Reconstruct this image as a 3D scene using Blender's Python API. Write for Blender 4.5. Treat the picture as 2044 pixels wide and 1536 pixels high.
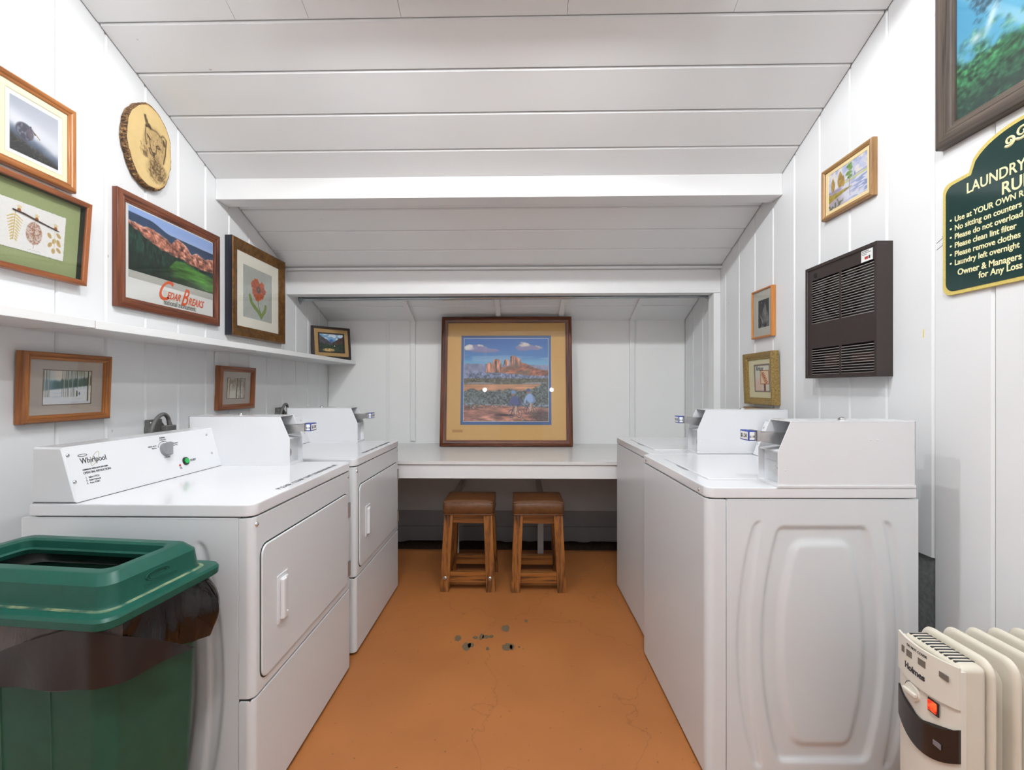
import bpy, bmesh, math, random
import numpy as np
from mathutils import Vector, Matrix

for o in list(bpy.data.objects):
    bpy.data.objects.remove(o, do_unlink=True)
SC = bpy.context.scene
COL = SC.collection

# ------------------------------------------------------------------ camera
cam = bpy.data.objects.new('camera', bpy.data.cameras.new('camera'))
COL.objects.link(cam)
cam.location = (0.0, 0.0, 1.25)
cam.rotation_euler = (math.pi / 2, 0.0, math.radians(1.15))
cam.data.sensor_width = 36.0
cam.data.lens = 36.0 * 908.4 / 2044.0
cam.data.shift_y = 4.0 / 2044.0
cam.data.clip_start = 0.02
SC.camera = cam

# ------------------------------------------------------------------ world, exposure
W = bpy.data.worlds.new('room_world'); SC.world = W
W.use_nodes = True
W.node_tree.nodes['Background'].inputs[0].default_value = (0.75, 0.82, 0.9, 1)
W.node_tree.nodes['Background'].inputs[1].default_value = 0.2
SC.view_settings.view_transform = 'Standard'
SC.view_settings.look = 'None'
SC.view_settings.exposure = 0.0
SC.view_settings.gamma = 1.0
SC.view_settings.use_curve_mapping = False

# ------------------------------------------------------------------ room sizes (metres)
XL, XR, YB, YREAR = -1.66, 1.385, 3.88, -2.2
SL1, SL2 = 0.4276, 0.3924          # roof pitch before and behind the first beam
def zceil(y): return 2.38 + (SL1 if y < 2.44 else SL2) * (2.44 - y)

# ------------------------------------------------------------------ lamps
def lamp(name, loc, power, radius, color=(0.95, 0.98, 1.0)):
    l = bpy.data.lights.new(name, 'POINT'); l.energy = power; l.shadow_soft_size = radius; l.color = color
    o = bpy.data.objects.new(name, l); COL.objects.link(o); o.location = loc; return o
BULBS = [(-0.60, 1.40, 2.667), (0.25, 1.40, 2.667)]
for b in BULBS: lamp('ceiling_bulb_light', b, 32.0, 0.028)
RIDGE_FILL = (0.1, -0.2, 3.28)
lamp('ridge_fill_light', RIDGE_FILL, 86.0, 0.12)  # added fill lamp, no known fixture; brightens the far end of the room
REAR_BULBS = [(-0.73, -1.6, 2.32), (0.61, -1.6, 2.32)]
for b in REAR_BULBS: lamp('rear_bulb_light', b, 6.0, 0.04)

# ------------------------------------------------------------------ materials
def srgb(r, g, b):
    def f(c):
        c /= 255.0
        return c / 12.92 if c <= 0.04045 else ((c + 0.055) / 1.055) ** 2.4
    return (f(r), f(g), f(b), 1.0)
def node_mat(name):
    m = bpy.data.materials.new(name); m.use_nodes = True
    nt = m.node_tree
    return m, nt, nt.nodes, nt.links, nt.nodes['Principled BSDF']
def add_bump(nt, bs, height, strength, dist):
    b = nt.nodes.new('ShaderNodeBump'); b.inputs['Strength'].default_value = strength; b.inputs['Distance'].default_value = dist
    nt.links.new(height, b.inputs['Height']); nt.links.new(b.outputs[0], bs.inputs['Normal'])
def coords(nt, scale=(1, 1, 1), kind='Object'):
    tc = nt.nodes.new('ShaderNodeTexCoord'); mp = nt.nodes.new('ShaderNodeMapping')
    mp.inputs['Scale'].default_value = scale
    nt.links.new(tc.outputs[kind], mp.inputs[0]); return mp.outputs[0]
def noise(nt, vec, scale, detail=4, dist=0.0):
    n = nt.nodes.new('ShaderNodeTexNoise'); n.inputs['Scale'].default_value = scale
    n.inputs['Detail'].default_value = detail; n.inputs['Distortion'].default_value = dist
    nt.links.new(vec, n.inputs['Vector']); return n.outputs['Fac']
def ramp(nt, fac, stops):
    r = nt.nodes.new('ShaderNodeValToRGB'); el = r.color_ramp.elements
    el[0].position, el[0].color = stops[0]; el[1].position, el[1].color = stops[-1]
    for p, c in stops[1:-1]:
        e = el.new(p); e.color = c
    nt.links.new(fac, r.inputs[0]); return r.outputs[0]
def plain(name, col, rough=0.5, metal=0.0, spec=0.5, var=0.04, nscale=18, bump=0.0, coat=0.0, emit=0.0):
    m, nt, N, L, bs = node_mat(name)
    v = coords(nt); f = noise(nt, v, nscale, 5)
    lo = tuple(c * (1 - var) for c in col[:3]) + (1,); hi = tuple(min(1, c * (1 + var)) for c in col[:3]) + (1,)
    L.new(ramp(nt, f, [(0.3, lo), (0.7, hi)]), bs.inputs['Base Color'])
    bs.inputs['Roughness'].default_value = rough; bs.inputs['Metallic'].default_value = metal
    bs.inputs['Specular IOR Level'].default_value = spec
    if coat: bs.inputs['Coat Weight'].default_value = coat; bs.inputs['Coat Roughness'].default_value = 0.08
    if bump: add_bump(nt, bs, f, bump, 0.002)
    if emit:
        bs.inputs['Emission Color'].default_value = col; bs.inputs['Emission Strength'].default_value = emit
    return m
def wood(name, stops, axis, scale=1.0, rough=0.35, bump=0.15, fine=1.0):
    m, nt, N, L, bs = node_mat(name)
    s = [26.0 * scale] * 3; s['xyz'.index(axis)] = 1.6 * scale
    v = coords(nt, s); f = noise(nt, v, 1.0, 6, 1.2)
    s2 = [260.0 * fine] * 3; s2['xyz'.index(axis)] = 7.0
    g = noise(nt, coords(nt, s2), 1.0, 3, 0.2)
    mx = N.new('ShaderNodeMath'); mx.operation = 'MULTIPLY_ADD'; mx.inputs[1].default_value = 0.35
    L.new(g, mx.inputs[0]); L.new(f, mx.inputs[2])
    sb = N.new('ShaderNodeMath'); sb.operation = 'SUBTRACT'; sb.inputs[1].default_value = 0.175; L.new(mx.outputs[0], sb.inputs[0])
    L.new(ramp(nt, sb.outputs[0], stops), bs.inputs['Base Color'])
    bs.inputs['Roughness'].default_value = rough
    add_bump(nt, bs, sb.outputs[0], bump, 0.0015)
    return m
def painted_wood(name, col, axis, rough=0.42, knots=True, bump=0.10):
    m, nt, N, L, bs = node_mat(name)
    s = [30.0] * 3; s['xyz'.index(axis)] = 2.2
    f = noise(nt, coords(nt, s), 1.0, 5, 0.8)
    p = noise(nt, coords(nt), 240.0, 2)
    big = noise(nt, coords(nt), 1.7, 3)
    base = ramp(nt, big, [(0.3, tuple(c * 0.965 for c in col[:3]) + (1,)), (0.7, col)])
    if knots:
        s3 = [7.0] * 3; s3['xyz'.index(axis)] = 4.0
        vo = N.new('ShaderNodeTexVoronoi'); vo.inputs['Scale'].default_value = 1.0
        L.new(coords(nt, s3), vo.inputs['Vector'])
        k = ramp(nt, vo.outputs['Distance'], [(0.0, (1, 1, 1, 1)), (0.045, (0, 0, 0, 1))])
        br = noise(nt, coords(nt), 90.0, 3, 1.0)
        k2 = ramp(nt, br, [(0.46, (0, 0, 0, 1)), (0.6, (1, 1, 1, 1))])
        mu = N.new('ShaderNodeMath'); mu.operation = 'MULTIPLY'; L.new(k, mu.inputs[0]); L.new(k2, mu.inputs[1])
        mix = N.new('ShaderNodeMix'); mix.data_type = 'RGBA'
        L.new(mu.outputs[0], mix.inputs[0]); L.new(base, mix.inputs[6]); mix.inputs[7].default_value = srgb(150, 138, 120)
        base = mix.outputs[2]
    L.new(base, bs.inputs['Base Color'])
    bs.inputs['Roughness'].default_value = rough
    ad = N.new('ShaderNodeMath'); ad.operation = 'MULTIPLY_ADD'; ad.inputs[1].default_value = 0.5
    L.new(p, ad.inputs[0]); L.new(f, ad.inputs[2])
    add_bump(nt, bs, ad.outputs[0], bump, 0.002)
    return m
def glass_mat(name, tint=(1, 1, 1, 1)):
    m, nt, N, L, bs = node_mat(name)
    N.remove(bs); out = [n for n in N if n.type == 'OUTPUT_MATERIAL'][0]
    lw = N.new('ShaderNodeLayerWeight'); lw.inputs['Blend'].default_value = 0.5
    pw = N.new('ShaderNodeMath'); pw.operation = 'POWER'; pw.inputs[1].default_value = 5.0; L.new(lw.outputs['Facing'], pw.inputs[0])
    ma = N.new('ShaderNodeMath'); ma.operation = 'MULTIPLY_ADD'; ma.inputs[1].default_value = 0.93; ma.inputs[2].default_value = 0.05; L.new(pw.outputs[0], ma.inputs[0])
    ge = N.new('ShaderNodeNewGeometry')
    iv = N.new('ShaderNodeMath'); iv.operation = 'SUBTRACT'; iv.inputs[0].default_value = 1.0; L.new(ge.outputs['Backfacing'], iv.inputs[1])
    fr = N.new('ShaderNodeMath'); fr.operation = 'MULTIPLY'; L.new(ma.outputs[0], fr.inputs[0]); L.new(iv.outputs[0], fr.inputs[1])
    tr = N.new('ShaderNodeBsdfTransparent'); tr.inputs[0].default_value = tint
    gl = N.new('ShaderNodeBsdfGlossy'); gl.inputs['Roughness'].default_value = 0.012
    mi = N.new('ShaderNodeMixShader')
    L.new(fr.outputs[0], mi.inputs[0]); L.new(tr.outputs[0], mi.inputs[1]); L.new(gl.outputs[0], mi.inputs[2]); L.new(mi.outputs[0], out.inputs[0])
    return m
def art_mat(name, rough=0.6, bump=0.0):
    m, nt, N, L, bs = node_mat(name)
    a = N.new('ShaderNodeAttribute'); a.attribute_name = 'Col'
    L.new(a.outputs['Color'], bs.inputs['Base Color'])
    bs.inputs['Roughness'].default_value = rough
    if bump: add_bump(nt, bs, noise(nt, coords(nt), 300, 3), bump, 0.001)
    return m

M_wall_z = painted_wood('white_board_paint', (0.775, 0.78, 0.785, 1), 'z')
M_wall_x = painted_wood('white_ceiling_paint', (0.83, 0.845, 0.85, 1), 'x')
M_trim = painted_wood('white_trim_paint', (0.80, 0.80, 0.80, 1), 'x', 0.38, False)
M_trim_z = painted_wood('white_post_paint', (0.83, 0.83, 0.825, 1), 'z', 0.38, False)
M_back = painted_wood('lightened_panel_white', (0.86, 0.86, 0.85, 1), 'x', 0.5, False)  # the walls' white made lighter here to offset the lamps' falloff
M_shelf = painted_wood('white_shelf_paint', (0.80, 0.80, 0.795, 1), 'y', 0.35, False)
M_counter = painted_wood('glossy_counter_paint', (0.74, 0.735, 0.725, 1), 'x', 0.24, False, 0.03)
M_grey_board = painted_wood('grey_sill_paint', (0.50, 0.485, 0.49, 1), 'x', 0.6, True)
M_stucco = plain('dark_grey_stucco', (0.22, 0.225, 0.225, 1), 0.8, 0, 0.4, 0.2, 70, 0.9)
M_dirt = plain('dark_soil', (0.055, 0.03, 0.02, 1), 0.95, 0, 0.2, 0.3, 40, 0.6)
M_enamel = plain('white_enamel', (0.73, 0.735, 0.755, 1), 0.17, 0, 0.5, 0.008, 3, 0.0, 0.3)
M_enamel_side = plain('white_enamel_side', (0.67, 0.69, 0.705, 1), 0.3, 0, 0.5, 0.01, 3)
M_gap_shade = plain('dark_gap_shade', (0.03, 0.03, 0.03, 1), 0.8)  # near-black colour standing in for shade inside gaps and slots
M_chrome = plain('chrome', (0.75, 0.75, 0.76, 1), 0.14, 1.0, 0.5, 0.03)
M_zinc = plain('zinc_pipe', (0.42, 0.45, 0.46, 1), 0.22, 1.0, 0.5, 0.08)
M_steel = plain('brushed_steel', (0.52, 0.52, 0.52, 1), 0.32, 1.0, 0.5, 0.06, 60)
M_grey_plate = plain('grey_plate', (0.46, 0.46, 0.48, 1), 0.4, 0, 0.5, 0.03)
M_grey_knob = plain('grey_knob_plastic', (0.24, 0.24, 0.26, 1), 0.4)
M_ink = plain('black_ink', (0.03, 0.03, 0.035, 1), 0.5)
M_gold_ink = plain('gold_ink', (0.35, 0.28, 0.12, 1), 0.5)
M_blue = plain('blue_label', (0.03, 0.06, 0.30, 1), 0.45)
M_paper = plain('white_paper', (0.8, 0.8, 0.78, 1), 0.7)
M_green_btn = plain('green_button', (0.01, 0.42, 0.08, 1), 0.3)
M_red_led = plain('red_indicator', (0.45, 0.04, 0.02, 1), 0.3)
M_black = plain('black_plastic', (0.02, 0.02, 0.02, 1), 0.4)
M_cord = plain('grey_cord_rubber', (0.13, 0.125, 0.12, 1), 0.5)
M_bin = plain('dark_green_plastic', (0.010, 0.075, 0.052, 1), 0.36, 0, 0.3, 0.06, 60, 0.04)
M_binbody = plain('green_bin_plastic', (0.017, 0.072, 0.046, 1), 0.45, 0, 0.3, 0.08, 30)
M_dust = plain('dusty_edge', (0.27, 0.36, 0.26, 1), 0.8, 0, 0.3, 0.3, 120)
M_leather = plain('brown_leather', (0.115, 0.044, 0.014, 1), 0.28, 0, 0.5, 0.22, 45, 0.25)
OAK = [(0.30, srgb(38, 20, 8)), (0.40, srgb(104, 60, 22)), (0.50, srgb(140, 86, 36)), (0.75, srgb(160, 102, 48))]
M_oak_z = wood('oak_upright', OAK, 'z', 1.0, 0.38, 0.25)
M_oak_x = wood('oak_rail', OAK, 'x', 1.0, 0.38, 0.25)
M_oak_y = wood('oak_side_rail', OAK, 'y', 1.0, 0.38, 0.25)
def frame_woods(name, stops, rough=0.32, scale=1.0):
    return [wood(name + '_rail', stops, 'x', scale, rough, 0.1), wood(name + '_stile', stops, 'y', scale, rough, 0.1)]
F_oak = frame_woods('honey_oak', [(0.3, srgb(112, 66, 30)), (0.5, srgb(160, 100, 52)), (0.72, srgb(186, 126, 72))])
F_redoak = frame_woods('red_oak', [(0.3, srgb(104, 58, 34)), (0.5, srgb(140, 82, 48)), (0.72, srgb(160, 98, 60))])
F_walnut = frame_woods('reddish_walnut', [(0.3, srgb(66, 32, 20)), (0.5, srgb(104, 56, 36)), (0.72, srgb(132, 78, 52))])
F_mahog = frame_woods('mahogany', [(0.3, srgb(58, 24, 10)), (0.5, srgb(98, 48, 22)), (0.72, srgb(124, 66, 34))], 0.22)
F_gold = [plain('burnished_gold', srgb(118, 80, 34), 0.33, 0.55, 0.5, 0.4, 34, 0.1)] * 2
F_agold = [plain('speckled_gold', srgb(150, 124, 72), 0.5, 0.3, 0.5, 0.38, 150, 0.3)] * 2
F_tan = frame_woods('light_oak', [(0.3, srgb(118, 82, 42)), (0.5, srgb(160, 120, 72)), (0.72, srgb(186, 150, 100))])
F_orange = frame_woods('orange_pine', [(0.3, srgb(166, 98, 38)), (0.5, srgb(190, 120, 54)), (0.72, srgb(206, 140, 72))])
F_dark = frame_woods('dark_grey_wood', [(0.3, srgb(52, 44, 40)), (0.5, srgb(78, 68, 60)), (0.72, srgb(98, 86, 76))], 0.45)
F_black = frame_woods('black_brown_wood', [(0.3, srgb(26, 20, 18)), (0.5, srgb(44, 34, 30)), (0.72, srgb(62, 50, 44))], 0.4)
M_navy = plain('navy_side', srgb(26, 28, 40), 0.4)
M_art = art_mat('printed_art', 0.55)
M_canvas = art_mat('canvas_art', 0.5, 0.2)
M_glass = glass_mat('picture_glass')

# ------------------------------------------------------------------ mesh building
class MB:
    def __init__(self): self.bm = bmesh.new()
    def box(self, lo, hi, r=0.0, seg=2, mi=0):
        lo = Vector(lo); hi = Vector(hi)
        g = bmesh.ops.create_cube(self.bm, size=1.0)
        vs = g['verts']; c = (lo + hi) / 2; d = hi - lo
        for v in vs: v.co = Vector((c[i] + v.co[i] * d[i] for i in range(3)))
        fs = {f for v in vs for f in v.link_faces}
        if r > 0:
            es = list({e for v in vs for e in v.link_edges})
            res = bmesh.ops.bevel(self.bm, geom=es, offset=min(r, 0.49 * min(d)), segments=seg, profile=0.5, affect='EDGES')
            fs = set(res['faces']) | {f for f in fs if f.is_valid}
        for f in fs:
            if f.is_valid: f.material_index = mi
        return self
    def prism(self, poly, fn, a, b, bev=0.0, seg=2, mi=0):
        """poly: 2-D loop; fn(p, t) -> 3-D point at extrusion t."""
        v0 = [self.bm.verts.new(fn(p, a)) for p in poly]; v1 = [self.bm.verts.new(fn(p, b)) for p in poly]
        n = len(poly); fs = []
        fs.append(self.bm.faces.new(v0)); fs.append(self.bm.faces.new(list(reversed(v1))))
        for i in range(n):
            fs.append(self.bm.faces.new((v0[(i + 1) % n], v0[i], v1[i], v1[(i + 1) % n])))
        bmesh.ops.recalc_face_normals(self.bm, faces=fs)
        if bev:
            es = [e for e in set(fs[0].edges) | set(fs[1].edges)]
            bmesh.ops.bevel(self.bm, geom=es, offset=bev, segments=seg, profile=0.5, affect='EDGES')
        for f in fs:
            if f.is_valid: f.material_index = mi
        return self
    def cyl(self, p0, p1, r0, r1=None, n=20, mi=0, caps=True):
        p0 = Vector(p0); p1 = Vector(p1); r1 = r0 if r1 is None else r1
        ax = (p1 - p0).normalized(); u = ax.orthogonal().normalized(); w = ax.cross(u)
        rings = []
        for p, r in ((p0, r0), (p1, r1)):
            rings.append([self.bm.verts.new(p + (u * math.cos(2 * math.pi * i / n) + w * math.sin(2 * math.pi * i / n)) * r) for i in range(n)])
        for i in range(n):
            f = self.bm.faces.new((rings[0][i], rings[0][(i + 1) % n], rings[1][(i + 1) % n], rings[1][i])); f.material_index = mi
        if caps:
            f = self.bm.faces.new(list(reversed(rings[0]))); f.material_index = mi
            f = self.bm.faces.new(rings[1]); f.material_index = mi
        return self
    def dome(self, c, ax, r, h, n=16, k=4, mi=0):
        c = Vector(c); ax = Vector(ax).normalized(); u = ax.orthogonal().normalized(); w = ax.cross(u)
        prev = None
        for j in range(k + 1):
            t = j / k * math.pi / 2; rr = r * math.cos(t); hh = h * math.sin(t)
            if j == k:
                ring = [self.bm.verts.new(c + ax * hh)]
            else:
                ring = [self.bm.verts.new(c + ax * hh + (u * math.cos(2 * math.pi * i / n) + w * math.sin(2 * math.pi * i / n)) * rr) for i in range(n)]
            if prev:
                for i in range(n):
                    if j == k: f = self.bm.faces.new((prev[i], prev[(i + 1) % n], ring[0]))
                    else: f = self.bm.faces.new((prev[i], prev[(i + 1) % n], ring[(i + 1) % n], ring[i]))
                    f.material_index = mi
            prev = ring
        return self
    def tube(self, pts, r, n=10, mi=0):
        pts = [Vector(p) for p in pts]; prev = None; u = None
        for i, p in enumerate(pts):
            t = (pts[min(i + 1, len(pts) - 1)] - pts[max(i - 1, 0)]).normalized()
            u = t.orthogonal().normalized() if u is None else (u - t * u.dot(t)).normalized()
            w = t.cross(u); rr = r[i] if isinstance(r, (list, tuple)) else r
            ring = [self.bm.verts.new(p + (u * math.cos(2 * math.pi * j / n) + w * math.sin(2 * math.pi * j / n)) * rr) for j in range(n)]
            if prev:
                for j in range(n):
                    f = self.bm.faces.new((prev[j], prev[(j + 1) % n], ring[(j + 1) % n], ring[j])); f.material_index = mi
            else:
                self.bm.faces.new(list(reversed(ring)))
            prev = ring
        self.bm.faces.new(prev)
        return self
    def loops(self, loops, close_ends=True, mi=0, mifn=None):
        """skin a list of equal-length vertex loops."""
        L = [[self.bm.verts.new(p) for p in lp] for lp in loops]
        n = len(L[0])
        for a, b in zip(L, L[1:]):
            for i in range(n):
                f = self.bm.faces.new((a[i], a[(i + 1) % n], b[(i + 1) % n], b[i]))
                f.material_index = mifn(i) if mifn else mi
        if close_ends:
            for lp in (L[0], L[-1]):
                f = self.bm.faces.new(lp); f.material_index = mi
        return self
    def grid(self, fn, nu, nv, mi=0):
        vs = [[self.bm.verts.new(fn(i / nu, j / nv)) for i in range(nu + 1)] for j in range(nv + 1)]
        for j in range(nv):
            for i in range(nu):
                f = self.bm.faces.new((vs[j][i], vs[j][i + 1], vs[j + 1][i + 1], vs[j + 1][i])); f.material_index = mi
        return self
    def build(self, name, mats, parent=None, org=(0, 0, 0), smooth=35, recalc=True, label=None):
        if recalc: bmesh.ops.recalc_face_normals(self.bm, faces=self.bm.faces[:])
        me = bpy.data.meshes.new(name)
        self.bm.to_mesh(me); self.bm.free()
        if any(org): me.transform(Matrix.Translation(-Vector(org)))
        for m in (mats if isinstance(mats, (list, tuple)) else [mats]): me.materials.append(m)
        if smooth:
            me.polygons.foreach_set('use_smooth', [True] * len(me.polygons))
            me.set_sharp_from_angle(angle=math.radians(smooth))
        o = bpy.data.objects.new(name, me); COL.objects.link(o)
        if smooth and smooth < 50:
            wn = o.modifiers.new('weighted_normals', 'WEIGHTED_NORMAL'); wn.keep_sharp = True; wn.mode = 'FACE_AREA'; wn.weight = 80
        if parent: o.parent = parent
        if label: o['label'] = label
        return o
def tag(o, label=None, cat=None, group=None, kind=None):
    if label: o['label'] = label
    if cat: o['category'] = cat
    if group: o['group'] = group
    if kind: o['kind'] = kind
    return o
def struct(o): o['kind'] = 'structure'; return o
def empty(name, loc, rot=None, label=None, cat=None, group=None):
    o = bpy.data.objects.new(name, None); COL.objects.link(o); o.empty_display_size = 0.05
    o.location = loc
    if rot is not None: o.rotation_euler = rot
    return tag(o, label, cat, group)
def copy_tree(o, parent=None):
    c = o.copy(); COL.objects.link(c)
    if parent: c.parent = parent
    for ch in list(o.children): copy_tree(ch, c)
    return c
def rrect(x0, y0, x1, y1, r, n=5):
    pts = []
    for cx, cy, a in ((x1 - r, y1 - r, 0), (x0 + r, y1 - r, 90), (x0 + r, y0 + r, 180), (x1 - r, y0 + r, 270)):
        for i in range(n + 1):
            t = math.radians(a + 90 * i / n); pts.append((cx + r * math.cos(t), cy + r * math.sin(t)))
    return pts
def text(body, size, mat, parent, Mx, align='LEFT', extrude=0.0004, shear=0.0, bold=0.0, space=1.0, xs=1.0, name='lettering', line=1.0, label=None):
    cu = bpy.data.curves.new('txt', 'FONT'); cu.body = body; cu.size = size; cu.align_x = align
    cu.extrude = extrude; cu.shear = shear; cu.offset = bold; cu.space_character = space; cu.space_line = line; cu.resolution_u = 4
    ob = bpy.data.objects.new('txt', cu); COL.objects.link(ob)
    me = bpy.data.meshes.new_from_object(ob)
    bpy.data.objects.remove(ob); bpy.data.curves.remove(cu)
    me.transform(Mx @ Matrix.Diagonal((xs, 1, 1, 1))); me.materials.clear(); me.materials.append(mat); me.name = name
    o = bpy.data.objects.new(name, me); COL.objects.link(o); o.parent = parent
    if label: o['label'] = label
    return o
def merge_into(dst, others):
    """join several freshly made lettering meshes into the first."""
    bm = bmesh.new(); bm.from_mesh(dst.data)
    for o in others:
        bm.from_mesh(o.data)
    bm.to_mesh(dst.data); bm.free()
    for o in others: bpy.data.objects.remove(o)
    return dst
def basis(x, y, z, t=(0, 0, 0)):
    m = Matrix((x, y, z)).transposed().to_4x4(); m.translation = Vector(t); return m
LEFT_B = ((0, 1, 0), (0, 0, 1), (1, 0, 0))       # picture axes on the left wall: right, up, out
RIGHT_B = ((0, -1, 0), (0, 0, 1), (-1, 0, 0))
BACK_B = ((1, 0, 0), (0, 0, 1), (0, -1, 0))

# ------------------------------------------------------------------ the room
def boards(mb, o, across, along, nrm, segs, t=0.018, c=0.0065, gap=0.0012, mi=0):
    o, A, B, Nn = map(Vector, (o, across, along, nrm))
    for a0, a1, b0, b1 in segs:
        a0 += gap / 2; a1 -= gap / 2
        poly = [(a0, -t), (a0, -c), (a0 + c, 0), (a1 - c, 0), (a1, -c), (a1, -t)]
        mb.prism(poly, lambda p, s: o + A * p[0] + Nn * p[1] + B * s, b0, b1, mi=mi)
def seams(lo, hi, base, step):
    k0 = math.ceil((lo - base) / step + 1e-6); out = [lo]; k = k0
    while base + k * step < hi - 0.02:
        if base + k * step > lo + 0.02: out.append(base + k * step)
        k += 1
    return out + [hi]
rng = random.Random(4)
# left wall
mb = MB(); s = seams(YREAR, YB, 1.594, 0.1917)
boards(mb, (XL, 0, 0), (0, 1, 0), (0, 0, 1), (1, 0, 0), [(a, b, -0.12, 3.75) for a, b in zip(s, s[1:])])
mb.box((XL - 0.06, YREAR - 0.1, -0.2), (XL - 0.019, YB + 0.1, 3.75))
struct(mb.build('wall_left', M_wall_z))
# right wall: behind the washers the boards stop above a stucco foundation
mb = MB(); s = seams(YREAR, YB, 1.363, 0.1942)
boards(mb, (XR, 0, 0), (0, 1, 0), (0, 0, 1), (-1, 0, 0), [(a, b, (0.675 - 0.03 * (a - 1.55) if a > 1.5 else 0.0), 3.75) for a, b in zip(s, s[1:])])
mb.box((XR + 0.019, YREAR - 0.1, 0.62), (XR + 0.06, YB + 0.1, 3.75))
mb.box((XR + 0.019, YREAR - 0.1, -0.2), (XR + 0.06, 1.5, 0.7))
struct(mb.build('wall_right', M_wall_z))
mb = MB(); mb.box((XR + 0.012, 1.5, -0.2), (XR + 0.06, YB + 0.1, 0.9))
struct(mb.build('wall_foundation', M_stucco))
# back wall: painted panels, grey lower boards, soil strip past the slab
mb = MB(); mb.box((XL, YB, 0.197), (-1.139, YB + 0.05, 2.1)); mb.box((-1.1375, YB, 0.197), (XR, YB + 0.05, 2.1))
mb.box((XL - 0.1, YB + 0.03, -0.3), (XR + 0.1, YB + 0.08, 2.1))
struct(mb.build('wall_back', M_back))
mb = MB()
segs = [(-0.066, 0.058, XL, XR), (0.060, 0.195, XL, XR)]
boards(mb, (0, YB + 0.006, 0), (0, 0, 1), (1, 0, 0), (0, -1, 0), segs, 0.02, 0.003)
struct(mb.build('baseboard_back', M_grey_board))
mb = MB()
mb.grid(lambda u, v: Vector((XL + (XR - XL) * u, 3.46 + 0.5 * v, -0.072 + 0.012 * math.sin(u * 61 + v * 9) * math.sin(u * 23))), 90, 10)
struct(mb.build('ground', M_dirt))
# floor slab
m, nt, N, L, bs = node_mat('orange_floor_paint')
f1 = noise(nt, coords(nt), 2.2, 5, 0.4); f2 = noise(nt, coords(nt), 60, 3)
base = ramp(nt, f1, [(0.3, srgb(158, 98, 50)), (0.7, srgb(172, 108, 57))])
sp = ramp(nt, f2, [(0.69, (0, 0, 0, 1)), (0.74, (1, 1, 1, 1))])
mix = N.new('ShaderNodeMix'); mix.data_type = 'RGBA'
L.new(sp, mix.inputs[0]); L.new(base, mix.inputs[6]); mix.inputs[7].default_value = srgb(112, 76, 48)
vo = N.new('ShaderNodeTexVoronoi'); vo.feature = 'DISTANCE_TO_EDGE'; vo.inputs['Scale'].default_value = 1.1
nz = N.new('ShaderNodeTexNoise'); nz.inputs['Scale'].default_value = 3.0; nz.inputs['Detail'].default_value = 6
tc = coords(nt); L.new(tc, nz.inputs['Vector'])
vm = N.new('ShaderNodeVectorMath'); vm.operation = 'MULTIPLY_ADD'; vm.inputs[1].default_value = (0.5, 0.5, 0.5)
L.new(nz.outputs['Color'], vm.inputs[0]); L.new(tc, vm.inputs[2]); L.new(vm.outputs[0], vo.inputs['Vector'])
cr = ramp(nt, vo.outputs['Distance'], [(0.0, (0.35, 0.35, 0.35, 1)), (0.0035, (0, 0, 0, 1))])
mix2 = N.new('ShaderNodeMix'); mix2.data_type = 'RGBA'
L.new(cr, mix2.inputs[0]); L.new(mix.outputs[2], mix2.inputs[6]); mix2.inputs[7].default_value = srgb(96, 60, 36)
L.new(mix2.outputs[2], bs.inputs['Base Color']); bs.inputs['Roughness'].default_value = 0.5
add_bump(nt, bs, f2, 0.06, 0.002); M_floor = m
mb = MB(); mb.box((XL - 0.05, YREAR - 0.1, -0.2), (XR + 0.05, 3.495, 0.0))
FLOOR = struct(mb.build('floor', M_floor))
mb = MB(); r2 = random.Random(8)
for x, y, a, b in ((-0.315, 2.261, .019, .026), (-0.262, 2.19, .021, .034), (-0.243, 2.2, .016, .022), (-0.228, 2.266, .013, .016), (-0.199, 2.275, .011, .03), (-0.178, 2.276, .018, .016),
                   (-0.149, 2.278, .011, .014), (-0.079, 2.358, .021, .03), (-0.066, 2.187, .024, .032), (-0.043, 2.19, .012, .024), (0.026, 2.432, .008, .014), (-0.161, 2.172, .008, .014), (-0.01, 2.19, .005, .008)):
    n = 14; pts = [(x + a * math.cos(t) * (1 + r2.uniform(-.2, .2)), y + b * math.sin(t) * (1 + r2.uniform(-.2, .2))) for t in [2 * math.pi * i / n for i in range(n)]]
    mb.prism(pts, lambda p, s: Vector((p[0], p[1], s)), 0.0, 0.0007)
mb.build('bare_patch', plain('bare_concrete', srgb(104, 88, 66), 0.8, 0, 0.3, 0.15, 90), FLOOR)
# ceiling of painted boards following the roof pitch
def pitch(sl): return math.cos(math.atan(sl)), math.sin(math.atan(sl))
mb = MB()
def roof(ys, sl):
    ca, sa = pitch(sl); z0 = zceil(ys[len(ys) // 2]) + sl * ys[len(ys) // 2]
    for a, b in zip(ys, ys[1:]):
        cuts = [XL + 0.004, XR - 0.004]
        if a < 1.7 < b: cuts = [XL + 0.004, -1.11, -0.823, -0.463, 0.176, 0.808, XR - 0.004]
        for x0, x1 in zip(cuts, cuts[1:]):
            boards(mb, (0, 0, z0), (0, ca, -sa), (1, 0, 0), (0, -sa, -ca), [(a / ca, b / ca, x0 + 0.0008, x1 - 0.0008)], 0.018, 0.006, 0.0032)
roof([-0.2, -0.022, 0.156] + [1.753 - 0.1775 * k for k in range(8, -1, -1)] + [1.93, 2.11, 2.288, 2.466], SL1)
roof([2.49, 2.66, 2.836, 3.01, 3.19, 3.42, 3.66, 3.9], SL2)
ca, sa = pitch(SL2); Z0 = zceil(3.0) + SL2 * 3.0
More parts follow.
